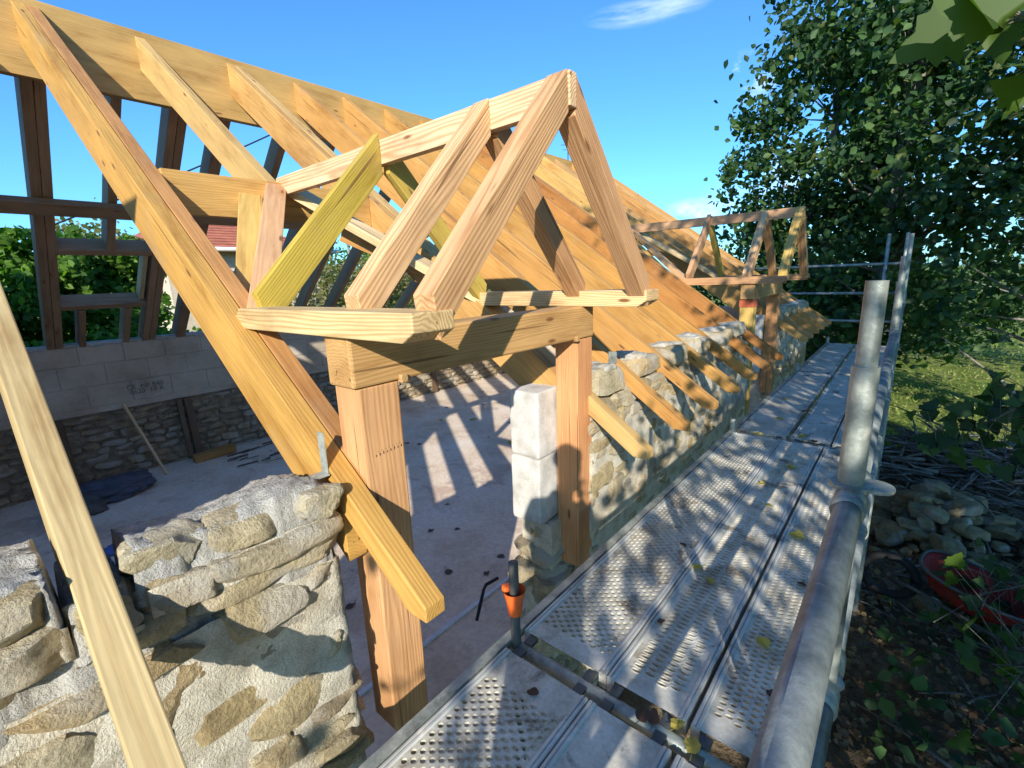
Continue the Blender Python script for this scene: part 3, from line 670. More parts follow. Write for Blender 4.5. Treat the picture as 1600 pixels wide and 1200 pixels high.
def plank(x0, x1, y0, y1, kind, label, sty=None):
    root = empty('scaffold_plank', ((x0+x1)/2, (y0+y1)/2, DZ-.06), label, 'scaffold plank', 'scaffold planks laid along the wall')
    rw_ = .028
    for xa, xb in ((x0, x0+rw_), (x1-rw_, x1)):
        mb = MB()
        # rounded side rail with a groove
        prof = [(xa, -.06), (xa, -.003), (xa+.004, .002), (xa+rw_*.4, .003), (xa+rw_*.5, -.003), (xa+rw_*.62, .002), (xb-.003, .002), (xb, -.002), (xb, -.06)]
        n_ = len(prof); v = [(p, y0, DZ+q_) for p, q_ in prof]+[(p, y1, DZ+q_) for p, q_ in prof]
        mb.add(v, [(i, i+1, n_+i+1, n_+i) for i in range(n_-1)]+[tuple(range(n_-1, -1, -1)), tuple(range(n_, 2*n_))])
        mb.build('side_rail', M['railmetal'], root)
    mb = MB(); a, b_ = x0+rw_, x1-rw_; e = .075
    if kind == 'ply':
        mb.box((a, y0+.005, DZ-.02), (b_, y1-.005, DZ-.002)); mb.build('board', M['ply'], root)
    else:
        zz = DZ-.004
        for ya, yb in ((y0, y0+e), (y1-e, y1)): mb.add([(a, ya, zz), (b_, ya, zz), (b_, yb, zz), (a, yb, zz)], [(0, 1, 2, 3)])
        if kind == 'round': perf_cells(mb, a, b_, y0+e, y1-e, zz, .0215, .036, .0097, .0097)
        if kind == 'slot': perf_cells(mb, a, b_, y0+e, y1-e, zz, .046, .026, .0190, .0080, .0020)
        if kind == 'oval': perf_cells(mb, a, b_, y0+e, y1-e, zz, .030, .026, .0125, .0078)
        if kind == 'pin': perf_cells(mb, a, b_, y0+e, y1-e, zz, .09, .16, .0025, .0025)
        mb.build('perforated_plate' if kind != 'pin' else 'plate', M['deckmetal'], root)
    for yk, sg in ((y0, -1), (y1, 1)):
        for xk in (x0+.05, x1-.05):
            mb = MB(); mb.box((xk-.018, min(yk, yk+sg*.045), DZ-.024), (xk+.018, max(yk, yk+sg*.045), DZ-.010)); mb.build('hook', M['darkmetal'], root)
    return root
PX = [(-1.035, -.668), (-.664, -.384), (-.370, -.05)]
kinds = {0: ('round', 'pin', 'pin'), 1: ('round', 'slot', 'oval')}
labs = {0: ('near round-holed scaffold plank at the bottom of the picture, next to the posts', 'near smooth scaffold plank in the middle at the bottom of the picture', 'near smooth scaffold plank by the guardrail at the bottom'),
        1: ('round-holed scaffold plank running beside the stone wall', 'scaffold plank with raised slots, middle of the three', 'scaffold plank with oval holes beside the guardrail')}
for bay, (ya, yb) in enumerate(((-1.83, 1.115), (1.235, 4.185))):
    for i in range(3): plank(*PX[i], ya, yb, kinds[bay][i], labs[bay][i])
for bay, (ya, yb, nm) in enumerate(((4.30, 7.26, 'third bay'), (7.36, 10.33, 'far end'))):
    for i, (xa, xb) in enumerate(((-1.035, -.655), (-.62, -.345), (-.33, -.05))):
        plank(xa, xb, ya, yb, 'ply', ('cement-stained plain plank by the wall, ', 'cement-stained plain plank in the middle, ', 'cement-stained plain plank by the guardrail, ')[i]+('third scaffold bay' if bay == 0 else 'far end scaffold bay'))
# toe strip between planks and wall
o = MB(); o.box((-1.075, -1.85, DZ-.03), (-1.04, 10.3, DZ+.006)); o = o.build('edge_profile', M['galv']); tag(o, 'long pale metal edge profile along the wall side of the planks', 'metal profile')
sc = empty('scaffold', (-.55, 4, GZ), 'galvanised tube scaffold frame with standards, ledgers and guardrails', 'scaffold')
# ledgers (transoms)
for y in (-1.88, 1.175, 4.243, 7.31, 10.38):
    tube_obj('transom', (-1.05, y, DZ-.035), (-.03, y, DZ-.035), .0242, M['galv'], sc)
# standards
for y in (-1.88, 1.17, 4.24, 7.31, 10.38):
    top_in = DZ+.34 if y < 2 else DZ+.1
    o = tube_obj('standard', (-1.06 if y > 2 else -1.025, y, GZ-.05), (-1.06 if y > 2 else -1.025, y, top_in), .0242 if y > 2 else .019, M['galv'] if y > 2 else M['darkmetal'], sc, hollow=True)
    if y == -1.88: continue
    top_o = {1.17: -.20, 4.24: -.12, 7.31: .34, 10.38: .50}[y]
    xo = -.05 if y < 10 else -.12
    s_ = tube_obj('standard', (xo, y, GZ-.05), (xo, y, top_o), .0242, M['galv'], sc, 20, hollow=True)
    if y < 5: tube_obj('spigot', (xo, y, top_o-.05), (xo, y, top_o+.17), .019, M['galv'], s_, 20, hollow=True)
    for zc in (DZ-.08, -.96, -.46) + ((.03,) if y > 5 else ()):
        mb = MB(); mb.tube([(xo, y, zc-.005), (xo, y, zc+.005)], .040, 8); mb.build('rosette', M['galv'], s_)
tube_obj('standard', (-.36, 10.38, GZ-.05), (-.36, 10.38, .50), .026, M['galv'], sc)
# guardrails along the outside
def rail(a, b_, r=.0242, nm='guardrail', heads=True):
    o = tube_obj(nm, a, b_, r, M['railflare'], sc, 16)
    a = Vector(a); b_ = Vector(b_); d = (b_-a).normalized()
    if heads: mb = MB(); mb.tube([a-d*.005, a+d*.06], r+.006, 12); mb.build('wedge_head', M['galv'], o, True)
    mb = MB(); mb.tube([b_-d*.06, b_+d*.005], r+.006, 12); mb.build('wedge_head', M['galv'], o, True)
    return o
for ya, yb in ((.10, 1.13), (1.21, 4.20), (4.28, 7.27), (7.35, 10.34)):
    for zc in (-.48, -.96): rail((-.045, ya, zc), (-.045, yb, zc), heads=(ya > .5))
for zc in (.01, -.48, -.97): rail((-2.6, 10.38, zc), (-.13, 10.38, zc))
tube_obj('standard', (-2.65, 10.38, GZ-.05), (-2.65, 10.38, .2), .0242, M['galv'], sc)
# diagonal and second rail tube just outside the near bay
# collar plate at the first standard
mb = MB(); mb.tube([(-.008, 1.19, -.466), (-.008, 1.19, -.458)], .034, 16); mb.build('coupler_plate', M['galv'], sc)
for y in (2.0, 2.6, 3.2):
    mb = MB(); mb.tube([(-.045, y-.012, -.96), (-.045, y+.012, -.96)], .029, 12); mb.build('tube_collar', M['galv'], sc, True)
# orange cap on the inner standard
v = MB(); v.tube([(-1.025, 1.17, -1.26), (-1.025, 1.17, -1.20), (-1.025, 1.17, -1.155)], [.026, .034, .044], 14, cap=False)
v.tube([(-1.025, 1.17, -1.156), (-1.025, 1.17, -1.2)], [.042, .03], 14, cap=False)
o = v.build('orange_cap', M['orange'], None, True); tag(o, 'orange plastic thumb cap around the short dark tube between the planks', 'plastic cap')
v = MB(); add_stone(v, (-1.055, 1.155, -1.15), (.016, .02, .014), 4, 2.5, .2); o2 = v.build('tab', M['orange'], o, True)
# black handle and pipe scraps on the sill
v = MB(); v.tube([(-2.165, 2.04, -2.44), (-2.30, 2.26, -2.38), (-2.34, 2.33, -2.39), (-2.33, 2.46, -2.40)], .013, 8); o = v.build('black_handle', M['black'], None, True); tag(o, 'bent black handle lying behind the short tube with the orange cap', 'handle')

# ------------------------------------------------------------------ fallen leaves
def leaf_mesh(size, curl, seed):
    rnd = random.Random(seed); pts = []; n_ = 12
    for i in range(n_):
        a = 2*math.pi*i/n_; r_ = size*(.55+.25*abs(math.cos(a/2))**2+.18*rnd.uniform(-1, 1))
        pts.append((math.cos(a)*r_, math.sin(a)*r_*.8, curl*size*(math.sin(a)**2)*rnd.uniform(.5, 1.4)))
    mb = MB(); mb.add([(0, 0, .004)]+pts, [(0, 1+i, 1+(i+1) % n_) for i in range(n_)]); mb.tube([(-size*.6, 0, .003), (-size*1.2, size*.1, .008)], .0015, 4)
    return mb.mesh('fallen_leaf')
lm = [leaf_mesh(.05, .35 if i < 2 else .12, i) for i in range(4)]
for i, me in enumerate(lm): me.materials.append(M['dleaf'] if i < 2 else M['bleaf'])
def place_leaf(i, x, y, z, s, label, group):
    o = bpy.data.objects.new('fallen_leaf', lm[i]); C.objects.link(o); o.location = (x, y, z+.003); o.rotation_euler = (random.uniform(-.15, .15), random.uniform(-.15, .15), random.uniform(0, 6.28)); o.scale = (s, s, s)
    tag(o, label, 'leaf', group)
for x, y, s in ((-.62, 2.05, 1), (-.30, 2.62, 1.2), (-.60, 3.2, .9), (-.50, 3.6, 1.1), (-.34, 1.16, 1), (-.40, 1.20, .9), (-.55, 1.98, .9), (-.27, 1.72, .9), (-.85, 4.22, 1.2), (-.55, 4.35, 1.2), (-.80, 4.8, 1.1), (-.9, 5.6, 1.1), (-.5, 2.9, .8)):
    place_leaf(random.choice((0, 1)), x, y, DZ, s*.8, 'yellow fallen leaf lying on the scaffold planks', 'yellow leaves on the scaffold planks')
for x, y, s in ((-.83, 1.02, .7), (-.50, 1.16, .9), (-.47, 1.18, 1), (-.62, 1.6, .6), (-.75, 2.2, .6), (-.45, 4.28, 1.1), (-.65, 5.2, 1), (-.25, 5.4, 1.2), (-.5, 6.2, 1.2), (-.3, 6.6, 1), (-.9, 7.0, 1.2), (-.7, 7.3, 1.3), (-.22, 2.2, .6), (-.2, 1.5, .6)):
    place_leaf(random.choice((2, 3)), x, y, DZ, s*.8, 'brown fallen leaf lying on the scaffold planks', 'brown leaves on the scaffold planks')
rnd = random.Random(5)
for i in range(9):
    place_leaf(random.choice((0, 1)), rnd.uniform(-7.5, -3.2), rnd.uniform(2.9, 6.5), -2.68, rnd.uniform(1.2, 1.9), 'yellow fallen leaf lying on the concrete floor', 'yellow leaves on the floor')
for i in range(36):
    x = rnd.uniform(-8, -2.6)
    place_leaf(random.choice((2, 3)), x, rnd.uniform(1.5, 4.5)*(.5-x/6), -2.68, rnd.uniform(.6, 1.4), 'small brown fallen leaf lying on the concrete floor', 'brown leaves on the floor')

# ------------------------------------------------------------------ rubble yard to the right
rnd = random.Random(12)
def single_stone(c, half, seed, label, n=6):
    mb = MB(); add_stone(mb, (0, 0, 0), half, n, 3.4, .22, rnd.uniform(-.3, .3), seed, rnd.uniform(-.3, .3))
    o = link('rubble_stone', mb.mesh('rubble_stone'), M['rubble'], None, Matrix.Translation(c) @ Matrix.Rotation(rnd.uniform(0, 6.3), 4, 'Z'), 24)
    tag(o, label, 'stone', 'large rubble stones beside the scaffold' if label.startswith('large') else 'small rubble stones beside the scaffold'); return o
for i in range(240):
    a = rnd.gauss(0, 1); b_ = rnd.gauss(0, 1)
    if i < 160: x, y, hz = .55+a*.34, 6.3+b_*.6, .38*math.exp(-(a*a+b_*b_)/2)
    else: x, y, hz = 1.30+a*.28, 5.9+b_*.6, .25*math.exp(-(a*a+b_*b_)/2)
    s = rnd.choice((.03, .04, .05, .06, .08, .11))*rnd.uniform(.8, 1.2); big = s > .085
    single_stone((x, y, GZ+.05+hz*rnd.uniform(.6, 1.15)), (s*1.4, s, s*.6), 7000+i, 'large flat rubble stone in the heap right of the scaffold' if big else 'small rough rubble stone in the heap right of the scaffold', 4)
# brushwood pile
bp = MB(); 
for i in range(230):
    x = .75+rnd.gauss(0, .55); y = 8.3+rnd.gauss(0, .6); z = GZ+.1+rnd.uniform(0, .45)*math.exp(-((x-.75)**2+(y-8.3)**2)/.8)
    a = rnd.uniform(0, 6.28); l = rnd.uniform(.3, 1.1); bz = rnd.uniform(-.15, .25)
    p0 = Vector((x, y, z)); dd = Vector((math.cos(a), math.sin(a)*.8, bz))*l
    md = p0+dd*.5+Vector((rnd.uniform(-.05, .05), 0, rnd.uniform(-.05, .05)))
    bp.tube([p0, md, p0+dd], [.022*rnd.uniform(.4, 1.3), .014, .006], 5)
o = bp.build('brushwood_pile', M['stick'], None, True); tag(o, 'dark pile of cut branches on the ground beyond the stone heap', 'branch pile', kind='stuff')
bp = MB()
for i in range(120):
    x = rnd.uniform(.1, 2.2); y = rnd.uniform(3.0, 7.8); a = rnd.uniform(0, 6.28); l = rnd.uniform(.15, .7); z = GZ+.10+.30*math.exp(-((x-.6)**2+(y-6.3)**2)/.5)
    p0 = Vector((x, y, z)); dd = Vector((math.cos(a), math.sin(a), rnd.uniform(-.08, .12)))*l
    bp.tube([p0, p0+dd*.5+Vector((0, 0, .03)), p0+dd], [.010*rnd.uniform(.4, 1.4), .008, .003], 5)
o = bp.build('scattered_twigs', M['stick'], None, True); tag(o, 'loose twigs scattered over the shaded ground and the stone heap', 'twigs', kind='stuff')
o = MB(); o.tube([(1.25, 8.6, -2.35), (1.75, 6.9, -2.45)], .035, 10); o = o.build('pale_pipe', M['paleblue'], None, True); tag(o, 'long pale blue grey pipe lying across the branch pile', 'pipe')
o = MB(); o.tube([(1.30, 7.2, -2.60), (1.75, 6.3, -2.62)], .03, 10); o = o.build('dark_post', M['bark'], None, True); tag(o, 'short dark pole beside the stone heap', 'pole')
# wheelbarrow
wb = empty('wheelbarrow', (.60, 4.4, GZ), 'upturned-looking red wheelbarrow with black wheel among the leaves', 'wheelbarrow')
tm = Matrix.Translation((.60, 4.40, GZ+.44)) @ Matrix.Rotation(R(-12), 4, 'Z') @ Matrix.Rotation(R(12), 4, 'Y') @ Matrix.Scale(.80, 4)
mb = MB(); segs = 28
rings = [(.40, .30, .16), (.36, .27, .13), (.30, .20, .0), (.20, .14, -.08), (0.01, .01, -.09)]
vs = []
for (rx, ry, rz) in rings:
    for k in range(segs):
        a = 2*math.pi*k/segs; sx_ = math.copysign(abs(math.cos(a))**.7, math.cos(a)); sy_ = math.copysign(abs(math.sin(a))**.7, math.sin(a))
        vs.append(tuple(tm @ Vector((rx*sx_, ry*sy_, rz))))
mb.add(vs, [(i*segs+k, i*segs+(k+1) % segs, (i+1)*segs+(k+1) % segs, (i+1)*segs+k) for i in range(len(rings)-1) for k in range(segs)])
o = mb.build('tray', M['red'], wb, True); sol = o.modifiers.new('s', 'SOLIDIFY'); sol.thickness = .006
mb = MB(); mb.tube([tuple(tm @ Vector((.41*math.copysign(abs(math.cos(a))**.7, math.cos(a)), .31*math.copysign(abs(math.sin(a))**.7, math.sin(a)), .165))) for a in np.linspace(0, 6.2832, 40)], .012, 8); mb.build('rim', M['darkmetal'], wb, True)
mb = MB()
for s_ in (-.2, .2): mb.tube([tuple(tm @ Vector(p)) for p in ((.9, s_*1.3, .10), (.35, s_*1.1, -.12), (-.35, s_*.6, -.14), (-.55, s_*.2, -.2))], .015, 8)
for s_ in (-.2, .2): mb.tube([tuple(tm @ Vector(p)) for p in ((.30, s_, -.1), (.36, s_, -.36))], .014, 8)
mb.build('handle_frame', M['darkmetal'], wb, True)
mb = MB(); cen = tm @ Vector((-.56, 0, -.20)); mb.tube([tuple(cen+Vector((.17*math.cos(a), .0, .17*math.sin(a)))) for a in np.linspace(0, 6.2832, 32)], .035, 10); o = mb.build('wheel', M['black'], wb, True)

# ------------------------------------------------------------------ foliage
def leaf_quads(centres, size, flat=.0, drng=rng, fold=.25):
    n = len(centres)
    nrm = drng.normal(size=(n, 3)); nrm[:, 2] += flat; nrm /= np.linalg.norm(nrm, axis=1)[:, None]
    t = np.cross(nrm, drng.normal(size=(n, 3))); t /= np.linalg.norm(t, axis=1)[:, None]; b = np.cross(nrm, t)
    s = size*drng.uniform(.6, 1.3, n)[:, None]
    v = np.empty((n, 6, 3))
    v[:, 0] = centres-t*s*.5; v[:, 1] = centres-t*s*.12+b*s*.40+nrm*s*fold*.5; v[:, 2] = centres+t*s*.22+b*s*.30+nrm*s*fold*.35
    v[:, 3] = centres+t*s*.58; v[:, 4] = centres+t*s*.22-b*s*.30+nrm*s*fold*.35; v[:, 5] = centres-t*s*.12-b*s*.40+nrm*s*fold*.5
    f = np.array([(0, 1, 2, 3), (0, 3, 4, 5)])
    faces = (np.arange(n)[:, None, None]*6+f[None]).reshape(-1, 4)
    return v.reshape(-1, 3), faces
def fast_mesh(name, v, f):
    me = bpy.data.meshes.new(name); me.vertices.add(len(v)); me.vertices.foreach_set('co', v.astype(np.float32).ravel())
    me.loops.add(f.size); me.loops.foreach_set('vertex_index', f.astype(np.int32).ravel())
    me.polygons.add(len(f)); me.polygons.foreach_set('loop_start', np.arange(0, f.size, f.shape[1], dtype=np.int32))
    me.update(calc_edges=True); me.validate(); return me
def tree(base, height, blobs, nleaf, size, trunk_r, label, seed, material, cl=46, group='trees right of the building', name='poplar_tree', spread=.30, bark=None, flat=.2, trunk_top=None, limbs=True):
    r_ = np.random.default_rng(seed); rnd = random.Random(seed)
    root = empty(name, base, label, 'tree', group)
    bx, by, bz = base; top = Vector(trunk_top) if trunk_top else Vector((bx+rnd.uniform(-.3, .3), by, bz+height*.9))
    tb = MB(); pts = []; rr = []
    for i in range(9):
        s = i/8; p = Vector(base).lerp(top, s)+Vector((math.sin(s*5+seed)*.12, math.cos(s*4+seed)*.1, 0)); pts.append(p); rr.append(trunk_r*(1-.85*s))
    tb.tube(pts, rr, 10)
    cents = []
    per = max(1, nleaf//cl)
    vol = np.array([b[3]*b[4]*b[5] for b in blobs]); vol = vol/vol.sum()
    for b_, vv in zip(blobs, vol):
        nc = max(2, int(per*vv))
        for _ in range(nc):
            d = r_.normal(size=3); d /= np.linalg.norm(d); rad = r_.uniform(.25, 1)**.5
            c = np.array(b_[:3])+d*rad*np.array(b_[3:6])
            cents.append(c)
    cents = np.array(cents)
    if limbs:
        for c in cents[r_.permutation(len(cents))[:min(90, len(cents)//2)]]:
            c = Vector(c); s = min(.97, max(.12, (c.z-bz-.3*math.hypot(c.x-bx, c.y-by))/max(.1, (top.z-bz)))); k = int(s*8); p = pts[k]
            md = p.lerp(c, .5)+Vector((rnd.uniform(-.2, .2), rnd.uniform(-.2, .2), rnd.uniform(-.1, .25)))
            r0 = max(.012, rr[k]*.35); tb.tube([p, md, c], [r0, r0*.5, .006], 5, cap=False)
    tb.build('trunk', bark or M['bark'], root, True)
    P = np.repeat(cents, cl, 0)+r_.normal(size=(len(cents)*cl, 3))*spread*np.repeat(r_.uniform(.5, 1.25, len(cents)), cl)[:, None]
    v, f = leaf_quads(P, size, flat, r_)
    me = fast_mesh('crown', v, f); link('crown', me, material, root)
    return root
# row of poplars beyond the scaffold
tree((-1.55, 14.2, GZ), 11, [(-1.8, 13.8, 3.0, 2.3, 2, 3.0), (-1.4, 14, 6.5, 1.9, 1.8, 3.0), (-1.4, 13.5, 0.4, 2.2, 1.8, 1.8), (-3.6, 13.8, 1.2, 1.1, 1, .8), (-2.2, 13.5, -1.2, 1.9, 1.4, 1.2)], 19000, .15, .16, 'leafy dark green poplar standing nearest the far end of the roof', 21, M['leaf'], cl=42, spread=.25)
tree((-.45, 12.6, GZ), 12, [(-.2, 12.6, 5.0, 1.6, 1.7, 2.6), (.0, 12.2, 1.8, 1.7, 1.6, 1.8), (-.2, 12, -.6, 1.7, 1.5, 1.2), (.2, 12.5, 8.0, 1.3, 1.4, 2)], 11500, .15, .20, 'tall poplar with a thick pale trunk showing behind the guardrail tops', 22, M['leaf'], cl=42, spread=.25)
tree((2.2, 12.0, GZ), 11, [(1.9, 11.5, 3.8, 1.9, 1.6, 2.8), (1.7, 11, .6, 1.9, 1.3, 1.3), (1.6, 11.0, -.8, 1.8, 1.2, .8)], 6500, .15, .16, 'poplar on the right whose lower branches hang over the meadow', 23, M['leaf'], cl=42, spread=.25)
tree((5.5, 16, GZ), 12, [(5, 16, 3, 3, 2, 4.2), (3.5, 16.5, 0, 3, 2, 2)], 3600, .15, .18, 'rear poplar filling the gap at the right edge', 24, M['leaf'], cl=30)
tree((-4.6, 19, GZ), 6, [(-4.6, 19, -.6, 2.6, 2, 1.7), (-2.2, 18.5, -.8, 2.4, 2, 1.9), (.6, 19, -1.2, 2.4, 2, 1.4)], 15000, .14, .15, 'low bushy tree behind the far end guardrail', 25, M['leaf'])
# near trees on the right, outside the frame, shading the planks
tree((3.3, 3.2, GZ), 8, [(2.15, -2.7, .60, .7, 1.1, .55), (2.3, -1.2, 1.05, .8, 1.0, .85), (2.6, .6, 1.7, 1.0, 1.4, 1.25), (2.9, 3.2, 2.3, 1.2, 1.6, 1.6), (3.3, 6.0, 2.8, 1.3, 1.8, 1.8), (2.6, 2.2, .4, .9, 1.8, .8), (2.3, 1.7, 3.3, 1.1, 1.3, .8), (2.2, -1.0, 5.0, 1.0, 1.2, .8)], 20000, .105, .14, 'near tree right of the scaffold whose shadow dapples the planks', 26, M['leaf'], cl=18, spread=.24)
tree((6.2, 1.0, GZ), 8, [(5.4, -.5, 1.2, 1.6, 2.4, 1.6), (4.9, 1.4, .5, 1.2, 1.2, 1.0), (4.3, -3.0, .3, 1.0, 1.3, 1.0)], 13000, .13, .16, 'second tree right of the yard keeping the rubble heap in shade', 27, M['leaf'], cl=24, spread=.3)
def lobed_leaves(centres, size, drng):
    half = [(0, 0), (.06, .20), (-.02, .40), (.14, .38), (.26, .54), (.36, .36), (.52, .42), (.60, .24), (.80, .18), (1.05, 0)]
    v = []; f = []
    for c in centres:
        n_ = drng.normal(size=3)*np.array([.8, 1.0, .8])+np.array([.2, -.5, .5]); n_ /= np.linalg.norm(n_); t = np.cross(n_, drng.normal(size=3)); t[2] -= .5; t -= n_*(t@n_); t /= np.linalg.norm(t); b_ = np.cross(n_, t)
        s_ = size*drng.uniform(.6, 1.25); cu = drng.uniform(.05, .3); base = len(v); k = len(half)
        for u, w__ in half: v.append(c+t*u*s_-n_*cu*s_*u*u*.6)
        for sg in (1, -1):
            for u, w__ in half: v.append(c+t*u*s_+b_*sg*w__*s_*drng.uniform(.85, 1.15)+n_*(abs(w__)*cu*.9-cu*u*u*.6)*s_)
        for si in (0, 1):
            o_ = base+k*(1+si)
            for i in range(k-1):
                q_ = (base+i, base+i+1, o_+i+1, o_+i)
                f.append(q_ if si == 0 else q_[::-1])
    return np.array(v), np.array(f)
def spray(name, pts, n, size, label, seed, material, spread=.12, droop=0, group=None):
    r_ = np.random.default_rng(seed); root = empty(name, pts[0], label, 'branch', group)
    tb = MB(); tb.tube(pts, [.010-.007*i/(len(pts)-1) for i in range(len(pts))], 6)
    P = []
    ps = [np.array(p, float) for p in pts]
    for i in range(n):
        s = r_.uniform(.15, 1)*(len(ps)-1); k = min(len(ps)-2, int(s)); c = ps[k]+(ps[k+1]-ps[k])*(s-k)
        e = c+r_.normal(size=3)*spread+np.array([0, 0, -droop*abs(r_.normal())]); P.append(e); tb.tube([tuple(c), tuple(e)], .0018, 4, cap=False)
    tb.build('twigs', M['bark'], root, True)
    v, f = lobed_leaves(np.array(P), size, r_); me = fast_mesh('leaves', v, f); link('leaves', me, material, root)
    return root
def rp(px, py, Y):
    d = Matrix(CM) @ Vector((px-800, -(py-600), -726)); return tuple(d*(Y/d.y))
# (points below were measured once and are fixed world positions)
spray('leafy_branch', [(.62, 1.9, .95), (.36, 1.75, .72), (.18, 1.62, .52), (.12, 1.57, .50)], 26, .12, 'large near leaves hanging from a branch at the top right', 31, M['leaf_near'], .065, .03, 'leafy branches hanging at the right')
spray('leafy_branch', [(.80, 2.3, .35), (.55, 2.4, .12), (.42, 2.4, -.02)], 20, .13, 'branch of mid green leaves hanging at the right edge below the large leaves', 32, M['leaf_near'], .10, .05, 'leafy branches hanging at the right')
spray('leafy_branch', [(1.3, 4.8, -.4), (.85, 4.7, -.85), (.55, 4.6, -1.12), (.22, 4.5, -1.22)], 80, .125, 'dark leafy branch hanging low in front of the sunlit meadow', 33, M['leaf'], .13, .06, 'leafy branches hanging at the right')
spray('leafy_branch', [(1.6, 5.6, -.6), (1.1, 5.4, -1.1), (.75, 5.3, -1.45)], 90, .14, 'dark leafy branch hanging at the right edge over the meadow', 34, M['leaf'], .18, .08, 'leafy branches hanging at the right')
spray('leafy_branch', [(1.3, 3.6, -2.2), (.9, 3.6, -2.25), (.62, 3.5, -2.3)], 60, .12, 'low green leafy shoots growing over the wheelbarrow', 35, M['leaf_near'], .22, .0, 'leafy branches hanging at the right')
spray('leafy_branch', [(1.2, 4.5, -2.35), (.85, 4.4, -2.2), (.60, 4.15, -2.24)], 75, .10, 'green leaves lying over the red wheelbarrow tray', 36, M['leaf'], .20, .0, 'leafy branches hanging at the right')
# ground litter
r_ = np.random.default_rng(5)
n_ = 16000; P = np.c_[r_.uniform(-.2, 4, n_), r_.uniform(.5, 9, n_), np.full(n_, GZ+.05)]
P[:, 2] += [noise.noise(Vector((a*1.3, b*1.3, 0)))*.12 for a, b in P[:, :2]]
v, f = leaf_quads(P, .05, 2.0, r_); me = fast_mesh('leaf_litter', v, f); o = link('leaf_litter', me, M['litter']); tag(o, 'dry brown leaf litter covering the ground right of the scaffold', 'leaf litter', kind='stuff')
n_ = 900; P = np.c_[r_.uniform(.1, 3, n_), r_.uniform(1.0, 4.6, n_), GZ+.12+r_.uniform(0, .3, n_)]
v, f = leaf_quads(P, .09, 1.2, r_); me = fast_mesh('ground_plants', v, f); o = link('ground_plants', me, M['leaf']); tag(o, 'low green plants and ivy on the shaded ground at the lower right', 'ground plants', kind='stuff')
# grass
n_ = 26000; P = np.c_[r_.uniform(-3, 9, n_), 8.8+r_.uniform(0, 1, n_)**1.6*22, np.full(n_, GZ+.05)]
v = np.empty((n_, 3, 3)); a = r_.uniform(0, 6.28, n_); wv_ = .012+.002*P[:, 1]/3; h_ = r_.uniform(.02, .07, n_)
v[:, 0] = P+np.c_[np.cos(a)*wv_, np.sin(a)*wv_, np.zeros(n_)]; v[:, 1] = P-np.c_[np.cos(a)*wv_, np.sin(a)*wv_, np.zeros(n_)]; v[:, 2] = P+np.c_[r_.normal(size=n_)*.04, r_.normal(size=n_)*.04, h_]
me = fast_mesh('meadow_grass', v.reshape(-1, 3), np.arange(n_*3).reshape(-1, 3)); o = link('meadow_grass', me, M['blade']); tag(o, 'sunlit short meadow grass beyond the branch pile', 'grass', kind='stuff')

# ------------------------------------------------------------------ behind the back wall
def hedge(name, x0, x1, y0, y1, z1, n, size, label, seed, material):
    r_ = np.random.default_rng(seed); root = empty(name, ((x0+x1)/2, (y0+y1)/2, GZ), label, 'hedge', 'hedges behind the building')
    P = np.c_[r_.uniform(x0, x1, n), r_.uniform(y0, y1, n), np.zeros(n)]
    top = np.array([z1+noise.noise(Vector((a*.9, b*.9, seed)))*.35+noise.noise(Vector((a*3, b*3, seed)))*.15 for a, b in P[:, :2]])
    P[:, 2] = GZ+(top-GZ)*r_.uniform(0, 1, n)**.6
    bul = np.array([noise.noise(Vector((0, b*1.6, c*1.6))) for b, c in P[:, 1:]])
    P[:, 0] += bul*.9
    v, f = leaf_quads(P, size, .3, r_); me = fast_mesh('foliage', v, f); link('foliage', me, material, root)
    tb = MB()
    for y in np.arange(y0+.4, y1, .9): tb.tube([((x0+x1)/2, y, GZ), ((x0+x1)/2+.05, y+.1, z1-.5)], [.05, .02], 6)
    tb.build('stems', M['bark'], root, True); return root
hedge('hedge', -13.4, -12.1, -3, 3.05, 1.05, 26000, .14, 'dense dark green hedge behind the back wall at the left', 41, M['hedge'])
hedge('hedge', -11.2, -10.4, -1, 5.8, -.75, 9000, .11, 'low bright green hedge just behind the back wall', 42, M['hedge'])
tree((-15.5, 3.4, GZ), 5, [(-15.5, 2.6, .9, .9, 1.0, .7)], 1800, .12, .06, 'small autumn coloured tree rising behind the hedge', 43, M['autumn'], group='trees behind the building', name='small_tree')
for i, (x, y, h, sd) in enumerate(((-13.5, 7.2, 4.2, 51), (-14.5, 8.9, 4.4, 52), (-15.5, 11.2, 4.6, 53), (-17, 13.5, 4.8, 54))):
    tree((x, y, GZ), h, [(x, y, GZ+h*.62, 1.1, 1.1, 1.1)], 2600, .10, .07, ('thin-leaved shrub with a pale trunk seen left of the yellow dormer brace', 'thin-leaved shrub with a pale trunk seen between the dormer rafters', 'thin-leaved pale-stemmed shrub farther along behind the roof', 'farthest thin-leaved shrub behind the roof')[i], sd, M['autumn'], cl=14, group='pale-stemmed shrubs behind the building', name='pale_shrub', spread=.3, bark=M['palebark'])
tree((-26, 16, GZ), 7, [(-26, 10, -.4, 3, 5, 2.0), (-28, 20, .3, 4, 8, 2.4)], 9000, .25, .2, 'distant line of green trees behind the pale-stemmed shrubs', 55, M['hedge'], group='trees behind the building', name='distant_tree')
